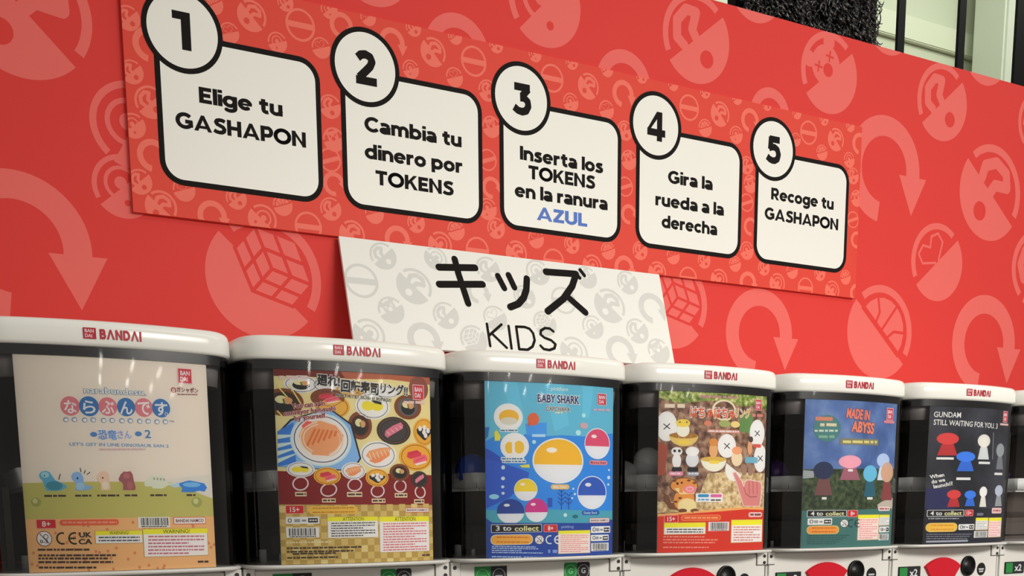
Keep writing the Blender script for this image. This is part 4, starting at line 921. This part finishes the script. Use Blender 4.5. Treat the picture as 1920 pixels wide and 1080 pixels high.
    p.poly([(1034, 232), (1048, 218), (1066, 222), (1112, 286), (1132, 330), (1140, 300), (1158, 284), (1190, 282), (1290, 300), (1302, 330), (1298, 420), (1282, 505), (1128, 505), (1086, 380), (1062, 300)], I(226, 190, 176), 4.8)
    p.poly([(1042, 236), (1052, 226), (1064, 230), (1108, 292), (1134, 350), (1146, 306), (1160, 292), (1190, 290), (1284, 306), (1294, 332), (1290, 418), (1276, 500), (1134, 500), (1094, 378), (1068, 300)], SK, 5.1)
    for x in (1180, 1216, 1252): p.stroke([(x, 300), (x+2, 400)], 6, SD, 5.5)
    p.stroke([(1150, 400), (1190, 428), (1250, 424)], 7, SD, 5.5); p.stroke([(1134, 350), (1150, 400)], 6, SD, 5.5)
    p.poly([(470, 572), (580, 562), (760, 545), (900, 530), (1100, 512), (1340, 510), (1340, 560), (470, 600)], I(226, 160, 92), 6.2); p.poly([(470, 592), (700, 566), (960, 545), (1150, 528), (1340, 534), (1340, 930), (470, 930)], I(192, 50, 32), 6.6)
    n = len(p.v)
    badge(p, 532, 578, 630, 640, '15+'); pill(p, 654, 580, 940, 618, I(206, 84, 44), I(230, 150, 100), 1, I(230, 140, 70)); p.rect(1176, 552, 1302, 592, I(226, 180, 172), 6, 16); p.greek(1190, 1290, 572, 18, I(110, 60, 60), 6.6)
    warn(p, 536, 640, 826, 730, 36, None, 2, I(60, 64, 70)); barcode(p, 848, 632, 1010, 704); warn(p, 1030, 615, 1302, 795, 42, None, 6, I(190, 110, 100))
    for y, x0, x1 in ((752, 530, 820), (776, 530, 920), (798, 530, 900), (836, 530, 860)): p.greek(x0, x1, y, 11, I(232, 140, 116), 6)
    p.v[n:] = [(a, b, c+1.6) for a, b, c in p.v[n:]]

def pawn(p, x, y, w, h, m, m2, l=3):
    """plain generic figurine outline: round top on a flared body"""
    p.poly([(x-w*.45, y+h), (x-w*.3, y+h*.2), (x-w*.18, y-h*.1), (x+w*.18, y-h*.1), (x+w*.3, y+h*.2), (x+w*.45, y+h)], m2, l); p.ell(x, y-h*.4, w*.5, h*.5, m, l+.4)
def draw_hazy(p):
    whole(p, SKY); p.frame(1500, 680, 4.571)
    p.ell(205, 570, 104, 112, I(70, 116, 112), 2); p.greek(115, 265, 490, 38, I(196, 120, 90), 3); p.greek(150, 280, 540, 30, I(206, 190, 150), 3); p.greek(110, 290, 590, 20, I(190, 196, 170), 3); p.greek(140, 260, 640, 26, I(120, 160, 130), 3)
    p.text('MADE IN', 455, 450, 200, 76, I(214, 118, 92), 4, .035, -4, I(120, 70, 80), .04); p.text('ABYSS', 497, 560, 200, 84, I(216, 124, 92), 4, .035, -4, I(120, 70, 80), .04)
    p.rect(302, 655, 640, 708, I(120, 116, 92), 3); p.greek(325, 625, 682, 26, I(206, 190, 110), 3.6)
    logo(p, 720, 396, 782, 490); p.rect(690, 498, 802, 520, I(206, 120, 124), 5, 8)
    p.frame(1500, 880, 4.571)
    p.poly([(0, 0), (830, -10), (830, 370), (0, 370)], GRASS, 1); p.poly([(10, 5), (110, 15), (105, 70), (10, 80)], I(150, 152, 148), 1.6); p.poly([(640, 300), (690, 270), (810, 240), (810, 360), (650, 350)], I(176, 164, 146), 1.6)
    pawn(p, 388, -20, 190, 110, I(222, 150, 158), I(150, 90, 100)); pawn(p, 692, -30, 130, 120, I(166, 180, 200), I(190, 196, 206)); pawn(p, 178, 70, 150, 150, I(36, 44, 74), I(110, 70, 66)); pawn(p, 566, 90, 130, 140, I(100, 170, 190), I(40, 90, 104)); pawn(p, 735, 90, 130, 170, I(190, 150, 120), I(130, 60, 60))
    for x0, x1, y in ((165, 200, 245), (540, 592, 245), (370, 410, 8)): p.rect(x0, y-10, x1, y+10, WT, 4)
    p.poly([(0, 352), (320, 345), (640, 335), (830, 330), (830, 700), (0, 700)], I(62, 106, 98), 4.4)
    collect(p, 56, 345, 362, 404, '4'); badge(p, 368, 345, 456, 404, '8+'); label(p, 60, 416, 244, 470); pill(p, 58, 482, 296, 546, I(216, 140, 54), I(176, 90, 40), 2, I(206, 190, 120)); nokids(p, 342, 458, 34); ce(p, 404, 458, 70, I(36, 54, 58), 1.7)
    warn(p, 460, 386, 655, 598, 28, None, 9, I(210, 132, 126), I(228, 196, 184)); warn(p, 662, 386, 768, 474, 18, None, 5, I(150, 150, 146)); label(p, 662, 486, 768, 536); barcode(p, 657, 548, 764, 604); p.rect(650, 316, 772, 352, I(226, 190, 180), 6, 10); p.greek(662, 762, 334, 14, I(150, 70, 70), 6.6)
    for k, y in enumerate((560, 578, 596, 614, 632)): p.greek(55, 390-k*30, y, 9, I(40, 78, 74), 6)
def draw_night(p):
    whole(p, NIGHT); p.frame(1500, 680, 4.571)
    p.text('GUNDAM', 1196, 446, 206, 46, I(214, 214, 210), 4, .012); p.text('STILL WAITING FOR YOU. 3', 1372, 526, 552, 46, I(214, 214, 210), 4, .012, -1.5)
    logo(p, 1706, 406, 1752, 498); p.rect(1672, 512, 1770, 530, I(206, 170, 160), 5)
    RD, BU, WH, GR = I(196, 62, 58), I(58, 118, 200), I(206, 200, 186), I(140, 142, 140)
    pawn(p, 1205, 700, 170, 104, RD, I(170, 46, 46)); pawn(p, 1355, 850, 160, 90, BU, I(48, 100, 180)); pawn(p, 1512, 720, 120, 116, WH, I(190, 190, 184)); pawn(p, 1686, 800, 90, 120, GR, I(110, 112, 112))
    p.stroke([(1604, 600), (1604, 830)], 6, GR, 3)
    for x0, y0, x1, y1 in ((1125, 820, 1255, 840), (1468, 856, 1578, 876)): p.rect(x0, y0, x1, y1, WT, 4)
    p.frame(1500, 880, 4.571)
    p.poly([(1050, 170), (1300, 190), (1280, 350), (1050, 350)], I(40, 42, 80), 1.4)
    for x0, y0, x1, y1 in ((1282, 80, 1400, 102), (1630, 36, 1720, 56)): p.rect(x0, y0, x1, y1, WT, 4)
    for s, x, y, w in (('When', 1135, 66, 105), ('do we', 1146, 108, 100), ('launch!?', 1184, 144, 145)): p.text(s, x, y, w, 30, WT, 4, .03, 12)
    pawn(p, 1270, 255, 110, 76, RD, I(170, 46, 46)); pawn(p, 1405, 255, 100, 70, BU, I(48, 100, 180)); pawn(p, 1524, 240, 74, 92, I(222, 218, 210), WH); pawn(p, 1688, 230, 90, 96, I(170, 172, 180), GR)
    p.poly([(1040, 350), (1800, 345), (1800, 700), (1040, 700)], I(30, 30, 40), 4.4)
    collect(p, 1076, 356, 1356, 414, '4'); badge(p, 1362, 356, 1436, 410, '15+'); p.rect(1616, 340, 1726, 388, I(222, 178, 172), 6, 10); p.greek(1630, 1715, 364, 15, I(150, 70, 70), 6.6); p.greek(1470, 1530, 395, 26, I(110, 110, 120), 6)
    p.greek(1085, 1320, 430, 11, I(150, 150, 150), 6); pill(p, 1076, 470, 1302, 538, I(222, 170, 62), I(190, 130, 50), 2, I(214, 190, 110)); label(p, 1315, 478, 1450, 526)
    warn(p, 1463, 426, 1580, 525, 22, None, 5, I(150, 150, 146)); barcode(p, 1450, 536, 1578, 592); warn(p, 1590, 426, 1728, 588, 26, None, 6, I(214, 146, 138), I(226, 196, 188))
    for k, y in enumerate((562, 580, 598)): p.greek(1080, 1430-k*20, y, 9, I(120, 120, 126), 6)
    p.rect(1080, 612, 1400, 628, I(150, 150, 156), 6)
card(0, [(24, 665), (395, 688), (412.5, 1067), (60, 1076)], draw_dinosaur, 'pastel beige card with a row of small dinosaur figures on a green hill')
card(1, [(506, 682), (805, 697), (808, 1054), (518, 1056)], draw_sushi, 'yellow card crowded with sushi plates above rings on a red band')
card(2, [(894, 706), (1145, 720), (1145, 1041), (900, 1051)], draw_undersea, 'teal and blue undersea card with a big round yellow ball shape')
card(3, [(1247, 738), (1440, 745), (1431, 1030), (1249, 1035.5)], draw_woodland, 'brown woodland card with cracked eggs, a raised finger and red base')
card(4, [(1510, 750), (1682, 757), (1673, 1022), (1502, 1026.6)], draw_hazy, 'hazy blue sky and grass card with a dark green base')
card(5, [(1733, 760), (1889, 765), (1880, 1018), (1732, 1021)], draw_night, 'dark night card with red, blue and white figure shapes')
